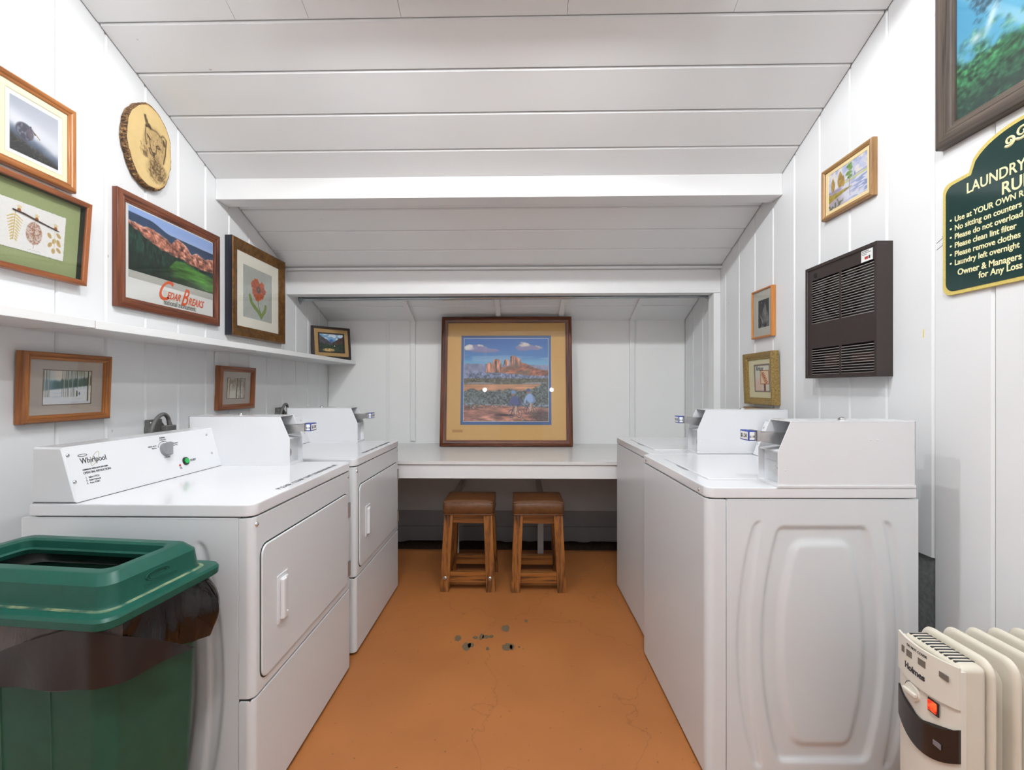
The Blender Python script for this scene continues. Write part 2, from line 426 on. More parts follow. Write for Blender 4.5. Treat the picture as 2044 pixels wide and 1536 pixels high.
def slab(mb, y0, z0, y1, z1, th=0.03, off=0.02):
    mb.prism([(y0, z0 + off), (y1, z1 + off), (y1, z1 + off + th), (y0, z0 + off + th)], lambda p, s: Vector((s, p[0], p[1])), XL - 0.06, XR + 0.06)
slab(mb, -0.2, zceil(-0.2), 2.44, zceil(2.44)); slab(mb, 2.44, zceil(2.44), 3.95, zceil(3.95))
slab(mb, YREAR - 0.1, 3.12, -0.2, zceil(-0.2), 0.03, 0.0)
struct(mb.build('ceiling', M_wall_x))
# rear wall with the entrance door, behind the camera
mb = MB(); mb.box((XL - 0.06, YREAR - 0.08, -0.2), (-0.45, YREAR, 3.7)); mb.box((0.45, YREAR - 0.08, -0.2), (XR + 0.06, YREAR, 3.7)); mb.box((-0.45, YREAR - 0.08, 2.05), (0.45, YREAR, 3.7))
struct(mb.build('wall_rear', M_wall_z))
mb = MB(); mb.box((-0.445, YREAR - 0.06, 0.0), (0.445, YREAR - 0.02, 2.045), 0.003)
d = struct(mb.build('door_1', plain('door_paint', (0.45, 0.42, 0.38, 1), 0.5)))
mb = MB(); mb.cyl((0.37, YREAR - 0.02, 1.0), (0.37, YREAR + 0.03, 1.0), 0.012).dome((0.37, YREAR + 0.03, 1.0), (0, 1, 0), 0.028, 0.028)
mb.build('door_knob', M_chrome, d)
# beams, battens, jamb
def trim(n, *boxes, mat=None, r=0.003):
    mb = MB()
    for lo, hi in boxes: mb.box(lo, hi, r)
    return struct(mb.build('trim_%d' % n, mat or M_trim))
trim(1, ((XL, 2.44, 2.268), (XR, 2.545, 2.383)))
trim(2, ((XL, 3.19, 1.905), (XR, 3.28, 2.07)))
trim(3, ((XL, 3.155, 2.07), (XR, 3.19, 2.084)))
trim(4, ((1.338, 3.19, 0.0), (XR, 3.28, 1.904)), mat=M_trim_z)
k = 5
for x, w in ((-1.139, 0.026), (-0.922, 0.041), (-0.189, 0.036), (0.329, 0.038), (0.937, 0.041)):
    t = 0.006 if k == 5 else 0.02
    mb = MB(); mb.box((x - w / 2, YB - t, 0.79), (x + w / 2, YB, zceil(YB) - 0.004), 0.002)
    if k > 5:
        p0 = [(x - w / 2, 0.0), (x + w / 2, 0.0), (x + w / 2, 0.02), (x - w / 2, 0.02)]
        mb.prism(p0, lambda p, s: Vector((p[0], ca * s - sa * p[1], Z0 - sa * s - ca * p[1])), 3.27 / ca, 3.87 / ca)
    struct(mb.build('trim_%d' % k, M_trim_z)); k += 1
# ceiling fixture: two bulbs under an added pan that keeps their light off the roof, just above the picture
by, bz = BULBS[0][1], BULBS[0][2]
fz = zceil(by)
e = empty('ceiling_light', (0.0, by, fz), None, 'white two bulb ceiling light above the front of the laundry', 'ceiling light')
T = Matrix.Rotation(-math.atan(SL1), 4, 'X'); ca, sa = pitch(SL1)
def tilt(o): o.data.transform(T); return o
p = (fz - bz) * ca
mb = MB(); mb.box((-0.82, -0.20, -p + 0.025), (0.72, 0.187, -p + 0.034), 0.003); mb.box((-0.75, -0.04, -p + 0.034), (0.62, 0.04, 0.015), 0.004)
tilt(mb.build('light_shield_pan', M_trim, e))  # unseen pan, sized to block direct bulb light on the ceiling
for b in BULBS:
    mb = MB(); mb.cyl((b[0], 0, -p + 0.028), (b[0], 0, -p + 0.018), 0.016, None, 16); tilt(mb.build('bulb_socket', M_trim, e))
for lst, nm, lb in (([RIDGE_FILL], 'ceiling_light', 'white single bulb fill light added under the ridge behind the camera'), ([REAR_BULBS[0]], 'ceiling_light', 'white bulb ceiling light behind the camera on the dryer side'), ([REAR_BULBS[1]], 'ceiling_light', 'white bulb ceiling light behind the camera on the washer side')):  # the ridge one is an added fill; the rear pair are room lamps
    c = lst[0]; zt = zceil(-0.2) if c[1] == -0.2 else 3.12 + (zceil(-0.2) - 3.12) * (c[1] - YREAR) / (-0.2 - YREAR)
    e = empty(nm, (c[0], c[1], zt), None, lb, 'ceiling light')
    mb = MB(); mb.cyl((0, 0, c[2] + 0.06 - zt + (0.08 if c is RIDGE_FILL else 0)), (0, 0, 0.02), 0.025, 0.04); mb.build('lamp_base', M_trim, e)
# ------------------------------------------------------------------ laundry machines
def barrel_height(x, z, hz):
    """pressed relief of a machine side panel; x, z from the panel centre, hz the half height."""
    def ss(a, b, v):
        t = min(1, max(0, (v - a) / (b - a))); return t * t * (3 - 2 * t)
    def sd(w_top, w_mid, h, r):
        q = 1 - (z / h) ** 2; w = w_top + (w_mid - w_top) * max(0, q)
        dx, dz = abs(x) - w + r, abs(z) - h + r
        return math.hypot(max(dx, 0), max(dz, 0)) + min(max(dx, dz), 0) - r
    a = sd(0.140, 0.192, hz * 0.93, 0.02); b = sd(0.085, 0.135, hz * 0.81, 0.03)
    c1 = sd(0.214, 0.268, hz * 0.97, 0.02); c2 = sd(0.176, 0.232, hz * 1.2, 0.02)
    h = -0.010 * (1 - ss(-0.012, 0.006, a)) + 0.010 * (1 - ss(-0.016, 0.012, b))
    h += -0.006 * (1 - ss(-0.006, 0.006, c1)) * ss(-0.006, 0.006, c2)
    return h
def relief_panel(mb, x0, x1, z0, z1, y, nx=110, nz=150):
    cx, cz, hz = (x0 + x1) / 2, (z0 + z1) / 2 - 0.015, (z1 - z0) / 2 * 0.905
    mb.grid(lambda u, v: Vector((x0 + (x1 - x0) * u, y - barrel_height(x0 + (x1 - x0) * u - cx, z0 + (z1 - z0) * v - cz, hz), z0 + (z1 - z0) * v)), nx, nz)
    e = 0.03
    mb.box((x0, y + 0.0125, z0), (x1, y + e, z1))
    for lo, hi in (((x0, y, z1 - 0.0005), (x1, y + e, z1 + 0.003)), ((x0 - 0.002, y, z0), (x0 + 0.0005, y + e, z1)), ((x1 - 0.0005, y, z0), (x1 + 0.002, y + e, z1 + 0.003))):
        mb.box(lo, hi, 0.001)
    return mb
def front_prism(mb, xf, xb, y0, y1, z0, z1, r, bev, flip):
    """footprint with rounded corners at the front edge x = xf, extruded upward."""
    s = 1 if xf > xb else -1; pts = []
    for cy, a0 in ((y0 + r, -90), (y1 - r, 0)):
        for i in range(7):
            t = math.radians(a0 + 15 * i); pts.append((xf - s * r + s * r * math.cos(t), cy + r * math.sin(t)))
    pts += [(xb, y1), (xb, y0)]
    mb.prism(pts, lambda p, t: Vector((p[0], p[1], t)), z0, z1, bev)
def screw(mb, p, ax, r=0.0065):
    mb.dome(p, ax, r, r * 0.6, 12, 3)
def coin_box(root, org, X, y0, y1, z0, price_right):
    """X(d) maps distance from the back of the box to world x; the slide points to the aisle."""
    z1 = z0 + 0.209; zk = z0 + 0.113; w = 0.003; f = 0.433; fk = 0.392
    sg = 1 if X(1) > X(0) else -1
    prof = [(X(0), z0), (X(f), z0), (X(f), zk), (X(fk), z1), (X(0), z1)]
    mb = MB()
    for a, b in ((y0, y0 + w), (y1 - w, y1)):
        mb.prism(prof, lambda p, t: Vector((p[0], t, p[1])), a, b, 0.0008, 1)
    mb.box((min(X(0), X(fk)), y0, z1 - w), (max(X(0), X(fk)), y1, z1 + 0.0005), 0.001)
    mb.box((min(X(0), X(0.003)), y0, z0), (max(X(0), X(0.003)), y1, z1))
    mb.box((min(X(0), X(f + 0.003)), y0 - 0.002, z0 - 0.0005), (max(X(0), X(f + 0.003)), y1 + 0.002, z0 + 0.008), 0.001)
    screw(mb, (X(0.41), y0 - 0.0002, z0 + 0.055), (0, -1, 0), 0.0025)
    for dd in (0.12, 0.142): screw(mb, (X(dd), y0 - 0.0002, z0 + 0.15), (0, -1, 0), 0.0022)
    box = mb.build('coin_box', M_enamel, root, org)
    a = (y0 + y1) / 2
    def sub(name, mat, fn, lab=None):
        mb = MB(); fn(mb); o = mb.build(name, mat, box, (0, 0, 0)); o.data.transform(Matrix.Translation(-Vector(org)))
        if lab: o['label'] = lab
        return o
    def vault(mb):
        mb.box((min(X(f - 0.025), X(f - 0.02)), y0 + w, z0 + 0.008), (max(X(f - 0.025), X(f - 0.02)), y1 - w, zk - 0.004), 0.0008)
        mb.box((min(X(f - 0.02), X(f - 0.0185)), y0 + 0.035, z0 + 0.075), (max(X(f - 0.02), X(f - 0.0185)), y1 - w - 0.002, z0 + 0.0758))
        mb.prism([(X(f - 0.03), zk - 0.004), (X(f - 0.005), zk - 0.004), (X(f - 0.005), zk), (X(fk - 0.09), zk + 0.02), (X(fk - 0.09), zk + 0.012)], lambda p, t: Vector((p[0], t, p[1])), y0 + w, y1 - w)
    sub('vault_door', M_enamel_side, vault)
    def lock(mb):
        mb.cyl((X(f - 0.021), y0 + 0.024, z0 + 0.052), (X(f - 0.012), y0 + 0.024, z0 + 0.052), 0.019, 0.017, 24)
        mb.cyl((X(f - 0.013), y0 + 0.024, z0 + 0.052), (X(f - 0.009), y0 + 0.024, z0 + 0.052), 0.008, 0.007, 16)
    sub('vault_lock', M_chrome, lock, 'round chrome lock')
    sub('slide_plate', M_grey_plate, lambda mb: mb.prism([(X(fk - 0.075), zk + 0.0), (X(fk - 0.07), zk), (X(fk - 0.078), z1 - w), (X(fk - 0.085), z1 - w)], lambda p, t: Vector((p[0], t, p[1])), y0 + w, y1 - w), 'grey slide plate')
    def lab(mb):
        mb.box((min(X(fk - 0.072), X(fk - 0.066)), y0 + 0.03, z1 - 0.052), (max(X(fk - 0.072), X(fk - 0.066)), y1 - 0.03, z1 - 0.012))
    sub('slide_label', M_blue, lab, 'blue instruction label')
    def bars(mb):
        for i in range(7):
            yy = y0 + 0.034 + i * (y1 - y0 - 0.068) / 7
            mb.box((min(X(fk - 0.0665), X(fk - 0.0652)), yy, z1 - 0.047), (max(X(fk - 0.0665), X(fk - 0.0652)), yy + 0.0035, z1 - 0.026))
        for i in range(9):
            yy = y0 + 0.033 + i * (y1 - y0 - 0.066) / 9
            mb.box((min(X(fk - 0.0665), X(fk - 0.0652)), yy, z1 - 0.075), (max(X(fk - 0.0665), X(fk - 0.0652)), yy + 0.003, z1 - 0.056))
    sub('coin_slot', M_paper, bars, 'white printed bars on the label')
    def slide(mb):
        x0, x1 = X(fk - 0.065), X(fk + 0.098)
        mb.prism([(x0, z1 - 0.085), (X(fk + 0.0), z1 - 0.083), (x1, z1 - 0.062), (x1, z1 - 0.038), (x0, z1 - 0.040)], lambda p, t: Vector((p[0], t, p[1])), a - 0.022, a + 0.022, 0.002)
        mb.box((min(X(fk + 0.078), X(fk + 0.09)), a - 0.027, z1 - 0.068), (max(X(fk + 0.078), X(fk + 0.09)), a + 0.027, z1 - 0.033), 0.002)
    sub('coin_slide', M_steel, slide, 'steel coin slide')
    xt0, xt1 = X(fk + 0.096), X(fk + 0.118)
    sub('price_tag', M_blue, lambda mb: mb.box((min(xt0, xt1), a - 0.029, z1 - 0.066), (max(xt0, xt1), a + 0.029, z1 - 0.033), 0.003), 'blue price tag')
    sub('price_card', M_paper, lambda mb: mb.box((min(X(fk + 0.099), X(fk + 0.115)), a - 0.0296, z1 - 0.062), (max(X(fk + 0.099), X(fk + 0.115)), a + 0.022, z1 - 0.037), 0.0005) and mb.box((min(X(fk + 0.11), X(fk + 0.1187)), a - 0.024, z1 - 0.062), (max(X(fk + 0.11), X(fk + 0.1187)), a + 0.024, z1 - 0.037), 0.0005), 'white price card')
    B = basis((1, 0, 0), (0, 0, 1), (0, -1, 0), Vector(((xt0 + xt1) / 2, a - 0.0297, z1 - 0.0545)) - Vector(org))
    t1 = text('$1.50', 0.0085, M_ink, box, B, 'CENTER', bold=0.0002, name='price_lettering', xs=0.85)
    if sg > 0: B2 = basis((0, 1, 0), (0, 0, 1), (1, 0, 0), Vector((X(fk + 0.1188), a, z1 - 0.055)) - Vector(org))
    else: B2 = basis((0, -1, 0), (0, 0, 1), (-1, 0, 0), Vector((X(fk + 0.1188), a, z1 - 0.055)) - Vector(org))
    merge_into(t1, [text('$1.50', 0.017, M_ink, box, B2, 'CENTER', bold=0.0003)])
    def knob(mb):
        mb.cyl((X(0.19), a, z1), (X(0.19), a, z1 + 0.006), 0.012, 0.0115, 20); mb.dome((X(0.19), a, z1 + 0.006), (0, 0, 1), 0.009, 0.004, 16, 3)
    sub('lock_knob', M_chrome, knob, 'small chrome lock on top')
    return box
def console(root, org, prof, y0, y1):
    mb = MB(); mb.prism(prof, lambda p, t: Vector((p[0], t, p[1])), y0 + 0.004, y1, 0.0015, 1)
    c = mb.build('control_console', M_enamel, root, org)
    cx = sum(p[0] for p in prof) / len(prof); cz = sum(p[1] for p in prof) / len(prof)
    fr = max(prof, key=lambda p: abs(p[0] - prof[0][0]))[0]; s_ = 1 if fr > prof[0][0] else -1
    mb = MB(); mb.box((min(prof[0][0], fr + s_ * .0012), y0 + .001, prof[0][1] - .001), (max(prof[0][0], fr + s_ * .0012), y1, prof[0][1] + .0013)); mb.build('console_shade_strip', M_gap_shade, c, org)  # dark line drawn for the shade under the console edge
    ins = [(cx + (p[0] - cx) * 0.965, cz + (p[1] - cz) * 0.955) for p in prof]
    mb = MB(); mb.prism(ins, lambda p, t: Vector((p[0], t, p[1])), y0, y0 + 0.006, 0.001, 1)
    mb.build('end_cap', M_grey_plate if False else M_enamel_side, c, org)
    return c

# ---- dryer
def make_dryer():
    y0, y1, xf, xs, xb, zt = 1.270, 2.010, -0.757, -0.797, -1.426, 0.918
    org = ((xf + xb) / 2, (y0 + y1) / 2, 0.0)
    root = empty('clothes_dryer', org)
    mb = MB(); mb.box((xb, y0 + 0.03, 0.02), (xs + 0.002, y1, 0.879), 0.003)
    for fx in (xb + 0.05, xs - 0.03):
        for fy in (y0 + 0.06, y1 - 0.05): mb.cyl((fx, fy, 0.0), (fx, fy, 0.025), 0.018)
    mb.build('cabinet', M_enamel_side, root, org)
    mb = relief_panel(MB(), xb + 0.002, xs - 0.004, 0.018, 0.876, y0)
    mb.build('side_panel', M_enamel_side, root, org, 60)
    mb = MB(); mb.box((xb + 0.03, y0 + 0.012, 0.87), (xf - 0.012, y1 - 0.012, 0.886)); mb.build('seam_shade_strip', M_gap_shade, root, org)  # dark strip in place of the shade in the worktop seam
    mb = MB(); mb.box((xs - 0.006, y0 + 0.004, 0.35), (xf - 0.01, y1 - 0.004, 0.375)); mb.build('toe_shade_strip', M_gap_shade, root, org)  # dark strip for the shade between front and toe panels
    mb = MB(); front_prism(mb, xf, xs, y0, y1, 0.3665, 0.8785, 0.022, 0.003, 1); mb.build('front_panel', M_enamel_side, root, org)
    mb = MB(); front_prism(mb, xf, xs, y0, y1, 0.014, 0.3605, 0.022, 0.004, 1); mb.build('toe_panel', M_enamel_side, root, org)
    mb = MB(); front_prism(mb, xf + 0.002, -1.398, y0 - 0.003, y1 + 0.002, 0.8825, zt, 0.03, 0.005, 1); mb.build('worktop', M_enamel, root, org)
    # door
    D0, D1, E0, E1 = 1.307, 1.962, 0.398, 0.788
    mb = MB(); mb.prism(rrect(D0 - .004, E0 - .004, D1 + .004, E1 + .004, 0.034), lambda p, t: Vector((t, p[0], p[1])), xf - 0.002, xf + 0.0006)
    mb.build('door_gap', M_gap_shade, root, org)  # dark ring drawn for the shade in the gap round the door
    mb = MB(); mb.prism(rrect(D0, E0, D1, E1, 0.03), lambda p, t: Vector((t, p[0], p[1])), xf - 0.001, xf + 0.006, 0.0035, 3)
    door = mb.build('door', M_enamel_side, root, org)
    def dpart(name, mat, fn):
        mb = MB(); fn(mb); o = mb.build(name, mat, door, org); return o
    def handle(mb):
        a, b, c, d = 1.385, 1.449, 0.517, 0.667
        lp = lambda r, x: [Vector((x, p[0], p[1])) for p in rrect(a + r, c + r, b - r, d - r, 0.004)]
        mb.loops([lp(0, xf + 0.005), lp(0, xf + 0.009), lp(0.008, xf + 0.0095)], True)
        mb.box((xf + 0.008, a + 0.012, c + 0.012), (xf + 0.022, a + 0.034, d - 0.012), 0.005, 3)
        mb.box((xf + 0.008, a + 0.012, d - 0.024), (xf + 0.016, b - 0.01, d - 0.012), 0.003); mb.box((xf + 0.008, a + 0.012, c + 0.012), (xf + 0.016, b - 0.01, c + 0.024), 0.003)
    dpart('handle', M_enamel, handle)
    for zc_ in (0.714, 0.458):
        mb = MB(); mb.box((xf + 0.002, 1.964, zc_ - 0.032), (xf + 0.008, 1.984, zc_ + 0.032), 0.0015); mb.cyl((xf + 0.008, 1.968, zc_ - 0.032), (xf + 0.008, 1.968, zc_ + 0.032), 0.004)
        mb.build('hinge', M_steel, root, org)
    for yy in (1.290, 1.978):
        mb = MB(); screw(mb, (xf - 0.001, yy, 0.857), (1, 0, 0), 0.0075); mb.build('panel_screw', M_chrome, root, org)
    # console, controls
    pb = (-1.396, -1.313, -1.269)
    prof = [(pb[0], zt), (pb[2], zt), (pb[1], 1.077), (pb[0], 1.077)]
    con = console(root, org, prof, 1.272, 1.904)
    dv = Vector((pb[1] - pb[2], 0, 1.077 - zt)).normalized(); nv = Vector((0, 1, 0)).cross(dv)
    o0 = Vector((pb[2], 0, zt)) - Vector(org)
    def onp(s, t, h=0.0): return o0 + Vector((0, s, 0)) + dv * t + nv * h
    def tx(body, s, t, size, mat=M_ink, al='LEFT', **k):
        return text(body, size, mat, con, basis((0, 1, 0), dv, nv, onp(s, t, 0.0003)), al, **k)
    logo = tx('Whirlpool', 1.316, 0.109, 0.0245, bold=0.0001, xs=0.82)
    logo.name = 'logo_lettering'
    n = 40; mb = MB()
    mb.tube([onp(1.363 + 0.010 * math.cos(t) + 0.014 * math.sin(t), 0.119 + 0.020 * math.sin(t), 0.0006) for t in [2 * math.pi * i / n for i in range(n + 1)]], 0.0005, 5)
    mb.build('logo_ring', M_gold_ink, con)
    mb = MB(); mb.tube([onp(1.327 + 0.014 * math.cos(t), 0.134 + 0.0035 * math.sin(t), 0.0006) for t in [2 * math.pi * i / n for i in range(n + 1)]], 0.0007, 5)
    mb.build('logo_swirl', M_ink, con)
    ins = tx('OPERATING INSTRUCTIONS', 1.316, 0.077, 0.0098, xs=0.72, name='instruction_lettering')
    oth = [tx('COMMERCIAL DRYER HEAVY DUTY SERIES', 1.316, 0.088, 0.0062, bold=0.0001, xs=0.70)]
    for i, b in enumerate(('1.   Select CYCLE', '2.   Insert Payment', '3.   Press START')): oth.append(tx(b, 1.319, 0.0635 - 0.0085 * i, 0.0078, xs=0.78))
    merge_into(ins, oth)
    dl_ = [tx('NORMAL', 1.634, 0.150, 0.0072, al='CENTER', xs=0.85, name='dial_lettering'), tx('Medium Heat', 1.634, 0.1435, 0.0052, al='CENTER'), tx('HEAVY DUTY', 1.600, 0.1235, 0.0072, al='RIGHT', xs=0.85), tx('High Heat', 1.598, 0.117, 0.0052, al='RIGHT'),
           tx('DELICATES', 1.670, 0.1235, 0.0072, xs=0.85), tx('Low Heat', 1.676, 0.117, 0.0052), tx('CYCLES', 1.634, 0.0775, 0.0075, al='CENTER')]
    for i in (0, 2, 4): merge_into(dl_[i], [dl_[i + 1]])
    for i in (2, 4, 6): dl_[i].name = 'dial_lettering'
    tx('START', 1.738, 0.046, 0.0118, bold=0.0002, xs=0.9, name='start_lettering')
    merge_into(tx('START', 1.684, 0.0305, 0.004, al='CENTER', name='indicator_lettering'), [tx('CYCLE', 1.684, 0.0262, 0.004, al='CENTER')])
    mb = MB(); mb.tube([onp(1.634 + 0.031 * math.cos(t), 0.108 + 0.031 * math.sin(t), 0.0004) for t in [math.radians(25 + 130 * i / 24) for i in range(25)]], 0.0006, 5)
    for dg in (25, 90, 155):
        mb.dome(onp(1.634 + 0.031 * math.cos(math.radians(dg)), 0.108 + 0.031 * math.sin(math.radians(dg)), 0.0), nv, 0.0017, 0.001, 8, 2)
    mb.build('dial_scale', M_ink, con)
    mb = MB(); mb.cyl(onp(1.634, 0.108), onp(1.634, 0.108, 0.012), 0.024, 0.0225, 28)
    ax = Vector((0, math.cos(math.radians(72)), 0)) + dv * math.sin(math.radians(72)); px = ax.cross(nv)
    c0 = onp(1.634, 0.108, 0.012)
    mb.loops([[c0 + ax * (sx * 0.0225) + px * (sy * wd) + nv * h for sx, sy in ((-1, -1), (1, -1), (1, 1), (-1, 1))] for wd, h in ((0.009, 0.0), (0.006, 0.014))])
    mb.build('cycle_dial', M_grey_knob, con)
    mb = MB(); mb.cyl(onp(1.714, 0.051), onp(1.714, 0.051, 0.005), 0.0155, 0.0145, 24); mb.build('button_ring', M_black, con)
    mb = MB(); mb.cyl(onp(1.714, 0.051, 0.003), onp(1.714, 0.051, 0.0085), 0.010, 0.0095, 24); mb.build('start_button', M_green_btn, con)
    mb = MB(); mb.dome(onp(1.682, 0.040), nv, 0.0045, 0.003, 14, 3); mb.build('indicator_lamp', M_red_led, con)
    for s_, t_ in ((1.285, 0.140), (1.285, 0.061), (1.862, 0.140), (1.865, 0.061)):
        mb = MB(); screw(mb, onp(s_, t_), nv, 0.0055); mb.build('console_screw', M_steel, con)
    B = basis((0, 1, 0), (-1, 0, 0), (0, 0, 1))
    def lt(b, y, w):
        m2 = B.copy(); m2.translation = Vector((-0.782, y, zt + 0.0003)) - Vector(org)
        o = text(b, 0.026, M_ink, root, m2, xs=1.0, extrude=0.0002, name='lint_notice_lettering')
        wd = max(v.co.y for v in o.data.vertices) - min(v.co.y for v in o.data.vertices); k = w / wd; y_ = m2.translation.y
        for v in o.data.vertices: v.co.y = y_ + (v.co.y - y_) * k
        return o
    ws = [lt(b, y, w) for b, y, w in (('PLEASE', 1.462, 0.084), ('CLEAN', 1.560, 0.074), ('LINT', 1.650, 0.056), ('SCREEN', 1.716, 0.082), ('BEFORE', 1.806, 0.072), ('USE', 1.886, 0.038))]
    merge_into(ws[0], ws[1:])
    coin_box(root, org, lambda d: -1.410 + d, 1.902, 2.014, zt, True)
    return root
dry = make_dryer()
tag(dry, 'white coin dryer with full control panel showing, behind the green bin', 'dryer', 'coin operated dryers along the left wall')
d2 = copy_tree(dry); d2.location = Vector(dry.location) + Vector((-0.011, 0.829, -0.002))
tag(d2, 'white coin dryer at the far end of the left row, beside the counter', 'dryer', 'coin operated dryers along the left wall')

# ---- washer
def make_washer():
    y0, y1, xf, xs, xb, zt = 1.455, 2.168, 0.580, 0.640, 1.247, 0.933
    org = ((xf + xb) / 2, (y0 + y1) / 2, 0.0)
    root = empty('washing_machine', org)
    mb = MB(); mb.box((xs - 0.002, y0 + 0.03, 0.02), (xb, y1, 0.893), 0.003)
    for fx in (xs + 0.04, xb - 0.05):
        for fy in (y0 + 0.06, y1 - 0.05): mb.cyl((fx, fy, 0.0), (fx, fy, 0.025), 0.018)
    mb.build('cabinet', M_enamel_side, root, org)
    mb = relief_panel(MB(), xs + 0.004, xb - 0.002, 0.014, 0.893, y0)
    mb.build('side_panel', M_enamel_side, root, org, 60)
    mb = MB(); front_prism(mb, xf, xs, y0, y1, 0.012, 0.8955, 0.028, 0.003, -1); mb.build('front_panel', M_enamel_side, root, org)
    mb = MB(); mb.box((xf + 0.012, y0 + 0.012, 0.885), (xb - 0.03, y1 - 0.012, 0.902)); mb.build('seam_shade_strip', M_gap_shade, root, org)  # dark strip for the shaded seam below the washer top
    mb = MB(); front_prism(mb, xf - 0.001, 1.238, y0 - 0.002, y1 + 0.001, 0.8985, zt, 0.03, 0.005, -1); mb.build('worktop', M_enamel, root, org)
    for yy in (y0 + 0.06, y1 - 0.06):
        mb = MB(); screw(mb, (xf - 0.0005, yy, 0.914), (-1, 0, 0), 0.0065); mb.build('worktop_screw', M_chrome, root, org)
    L0, L1 = 1.572, 2.052
    mb = MB(); mb.prism(rrect(0.634, L0 - 0.003, 1.083, L1 + 0.003, 0.02), lambda p, t: Vector((p[0], p[1], t)), zt - 0.004, zt + 0.0006); mb.build('lid_gap', M_grey_plate, root, org)
    mb = MB(); mb.prism(rrect(0.637, L0, 1.08, L1, 0.018), lambda p, t: Vector((p[0], p[1], t)), zt - 0.003, zt + 0.004, 0.003, 3)
    lid = mb.build('lid', M_enamel, root, org)
    mb = MB(); pts = [(0.627, 1.772), (0.632, 1.752), (0.640, 1.745), (0.640, 1.875), (0.632, 1.868), (0.627, 1.848)]
    mb.prism(pts, lambda p, t: Vector((p[0], p[1], t)), zt - 0.002, zt + 0.0012); mb.build('lid_handle', M_grey_knob, lid, org)
    prof = [(1.236, zt), (1.095, zt), (1.152, 1.090), (1.236, 1.090)]
    con = console(root, org, prof, 1.572, 2.160)
    dv = Vector((1.152 - 1.095, 0, 1.09 - zt)).normalized(); nv = Vector((-dv.z, 0, dv.x))
    for s_ in (1.60, 2.148):
        for t_ in (0.055, 0.135):
            mb = MB(); screw(mb, Vector((1.095, s_, zt)) + dv * t_, nv, 0.0055); mb.build('console_screw', M_steel, con, org)
    coin_box(root, org, lambda d: 1.236 - d, 1.452, 1.570, zt, False)
    return root
was = make_washer(); was.rotation_euler = (0, 0, math.radians(1.0))
tag(was, 'white coin washer nearest the camera, its embossed side panel facing out', 'washer', 'coin operated washers along the right wall')
w2 = copy_tree(was); w2.location = Vector(was.location) + Vector((0.027, 0.728, 0.0))
tag(w2, 'white coin washer next to the counter, behind the nearer washer', 'washer', 'coin operated washers along the right wall')

# ------------------------------------------------------------------ counter
e = empty('counter', (0.0, 3.42, 0.0), None, 'long white painted plank counter across the back wall', 'counter')
org = (0.0, 3.42, 0.0)
mb = MB()
for a, b in ((2.94, 3.06), (3.06, 3.295), (3.295, 3.53), (3.53, 3.79), (3.79, 3.879)):
    mb.box((XL + 0.002, a + 0.0005, 0.748), (XR - 0.002, b - 0.0005, 0.768), 0.0006)
mb.build('top', M_counter, e, org)
mb = MB(); mb.box((XL + 0.002, 2.952, 0.655), (XR - 0.002, 2.972, 0.744), 0.002); mb.box((XL + 0.002, 2.972, 0.70), (XR - 0.002, 2.99, 0.748))
mb.build('apron', M_trim, e, org)
for x in (-0.492, 0.146):
    mb = MB(); mb.prism([(3.42, 0.0), (3.462, 0.0), (3.462, 0.42), (3.879, 0.42), (3.879, 0.46), (3.42, 0.46)], lambda p, t: Vector((t, p[0], p[1])), x - 0.022, x + 0.022, 0.002); mb.build('leg', M_trim_z, e, org)
# ------------------------------------------------------------------ wall shelf
e = empty('wall_shelf', (XL, 2.0, 1.442), None, 'long white painted shelf along the left wall under the pictures', 'shelf')
org = (XL, 2.0, 1.442)
mb = MB(); mb.box((XL + 0.0005, 0.2, 1.4455), (-1.418, 1.488, 1.4745), 0.003); mb.build('shelf_board', M_shelf, e, org)
mb = MB(); mb.box((XL + 0.0005, 1.489, 1.4435), (-1.416, YB - 0.001, 1.4725), 0.003); mb.build('shelf_board', M_shelf, e, org)
for y in (2.44, 3.855):
    mb = MB()
    pts = [(XL + 0.001, 1.20), (XL + 0.004, 1.20)] + [(XL + 0.019 - 0.015 * math.cos(t), 1.4265 + 0.013 * math.sin(t)) for t in [math.radians(15 * i) for i in range(7)]] + [(-1.43, 1.4395), (-1.43, 1.4435), (XL + 0.001, 1.4435)]
    mb.prism(pts, lambda p, t: Vector((p[0], t, p[1])), y - 0.012, y + 0.012, 0.0006, 1)
    mb.build('shelf_bracket', M_trim, e, org)
# ------------------------------------------------------------------ hanging rod
e = empty('hanging_rod', (-0.14, 3.385, 1.913), None, 'zinc pipe hanging rod below the second ceiling beam', 'hanging rod')
org = (-0.14, 3.385, 1.913)
mb = MB(); mb.cyl((XL + 0.004, 3.385, 1.910), (-0.2, 3.383, 1.914), 0.0155, None, 20); mb.cyl((-0.3, 3.383, 1.9135), (XR - 0.004, 3.38, 1.919), 0.0135, None, 20)
mb.build('pipe', M_zinc, e, org)
for x, s, z in ((XL, 1, 1.910), (XR, -1, 1.919)):
    mb = MB(); mb.cyl((x, 3.382, z), (x + s * 0.004, 3.382, z), 0.03, None, 20); mb.box((min(x, x + s * 0.005), 3.37, z - 0.04), (max(x, x + s * 0.005), 3.395, z + 0.03), 0.002)
    mb.cyl((x, 3.382, z), (x + s * 0.025, 3.382, z), 0.021, 0.0185, 20); mb.build('flange', M_zinc, e, org)
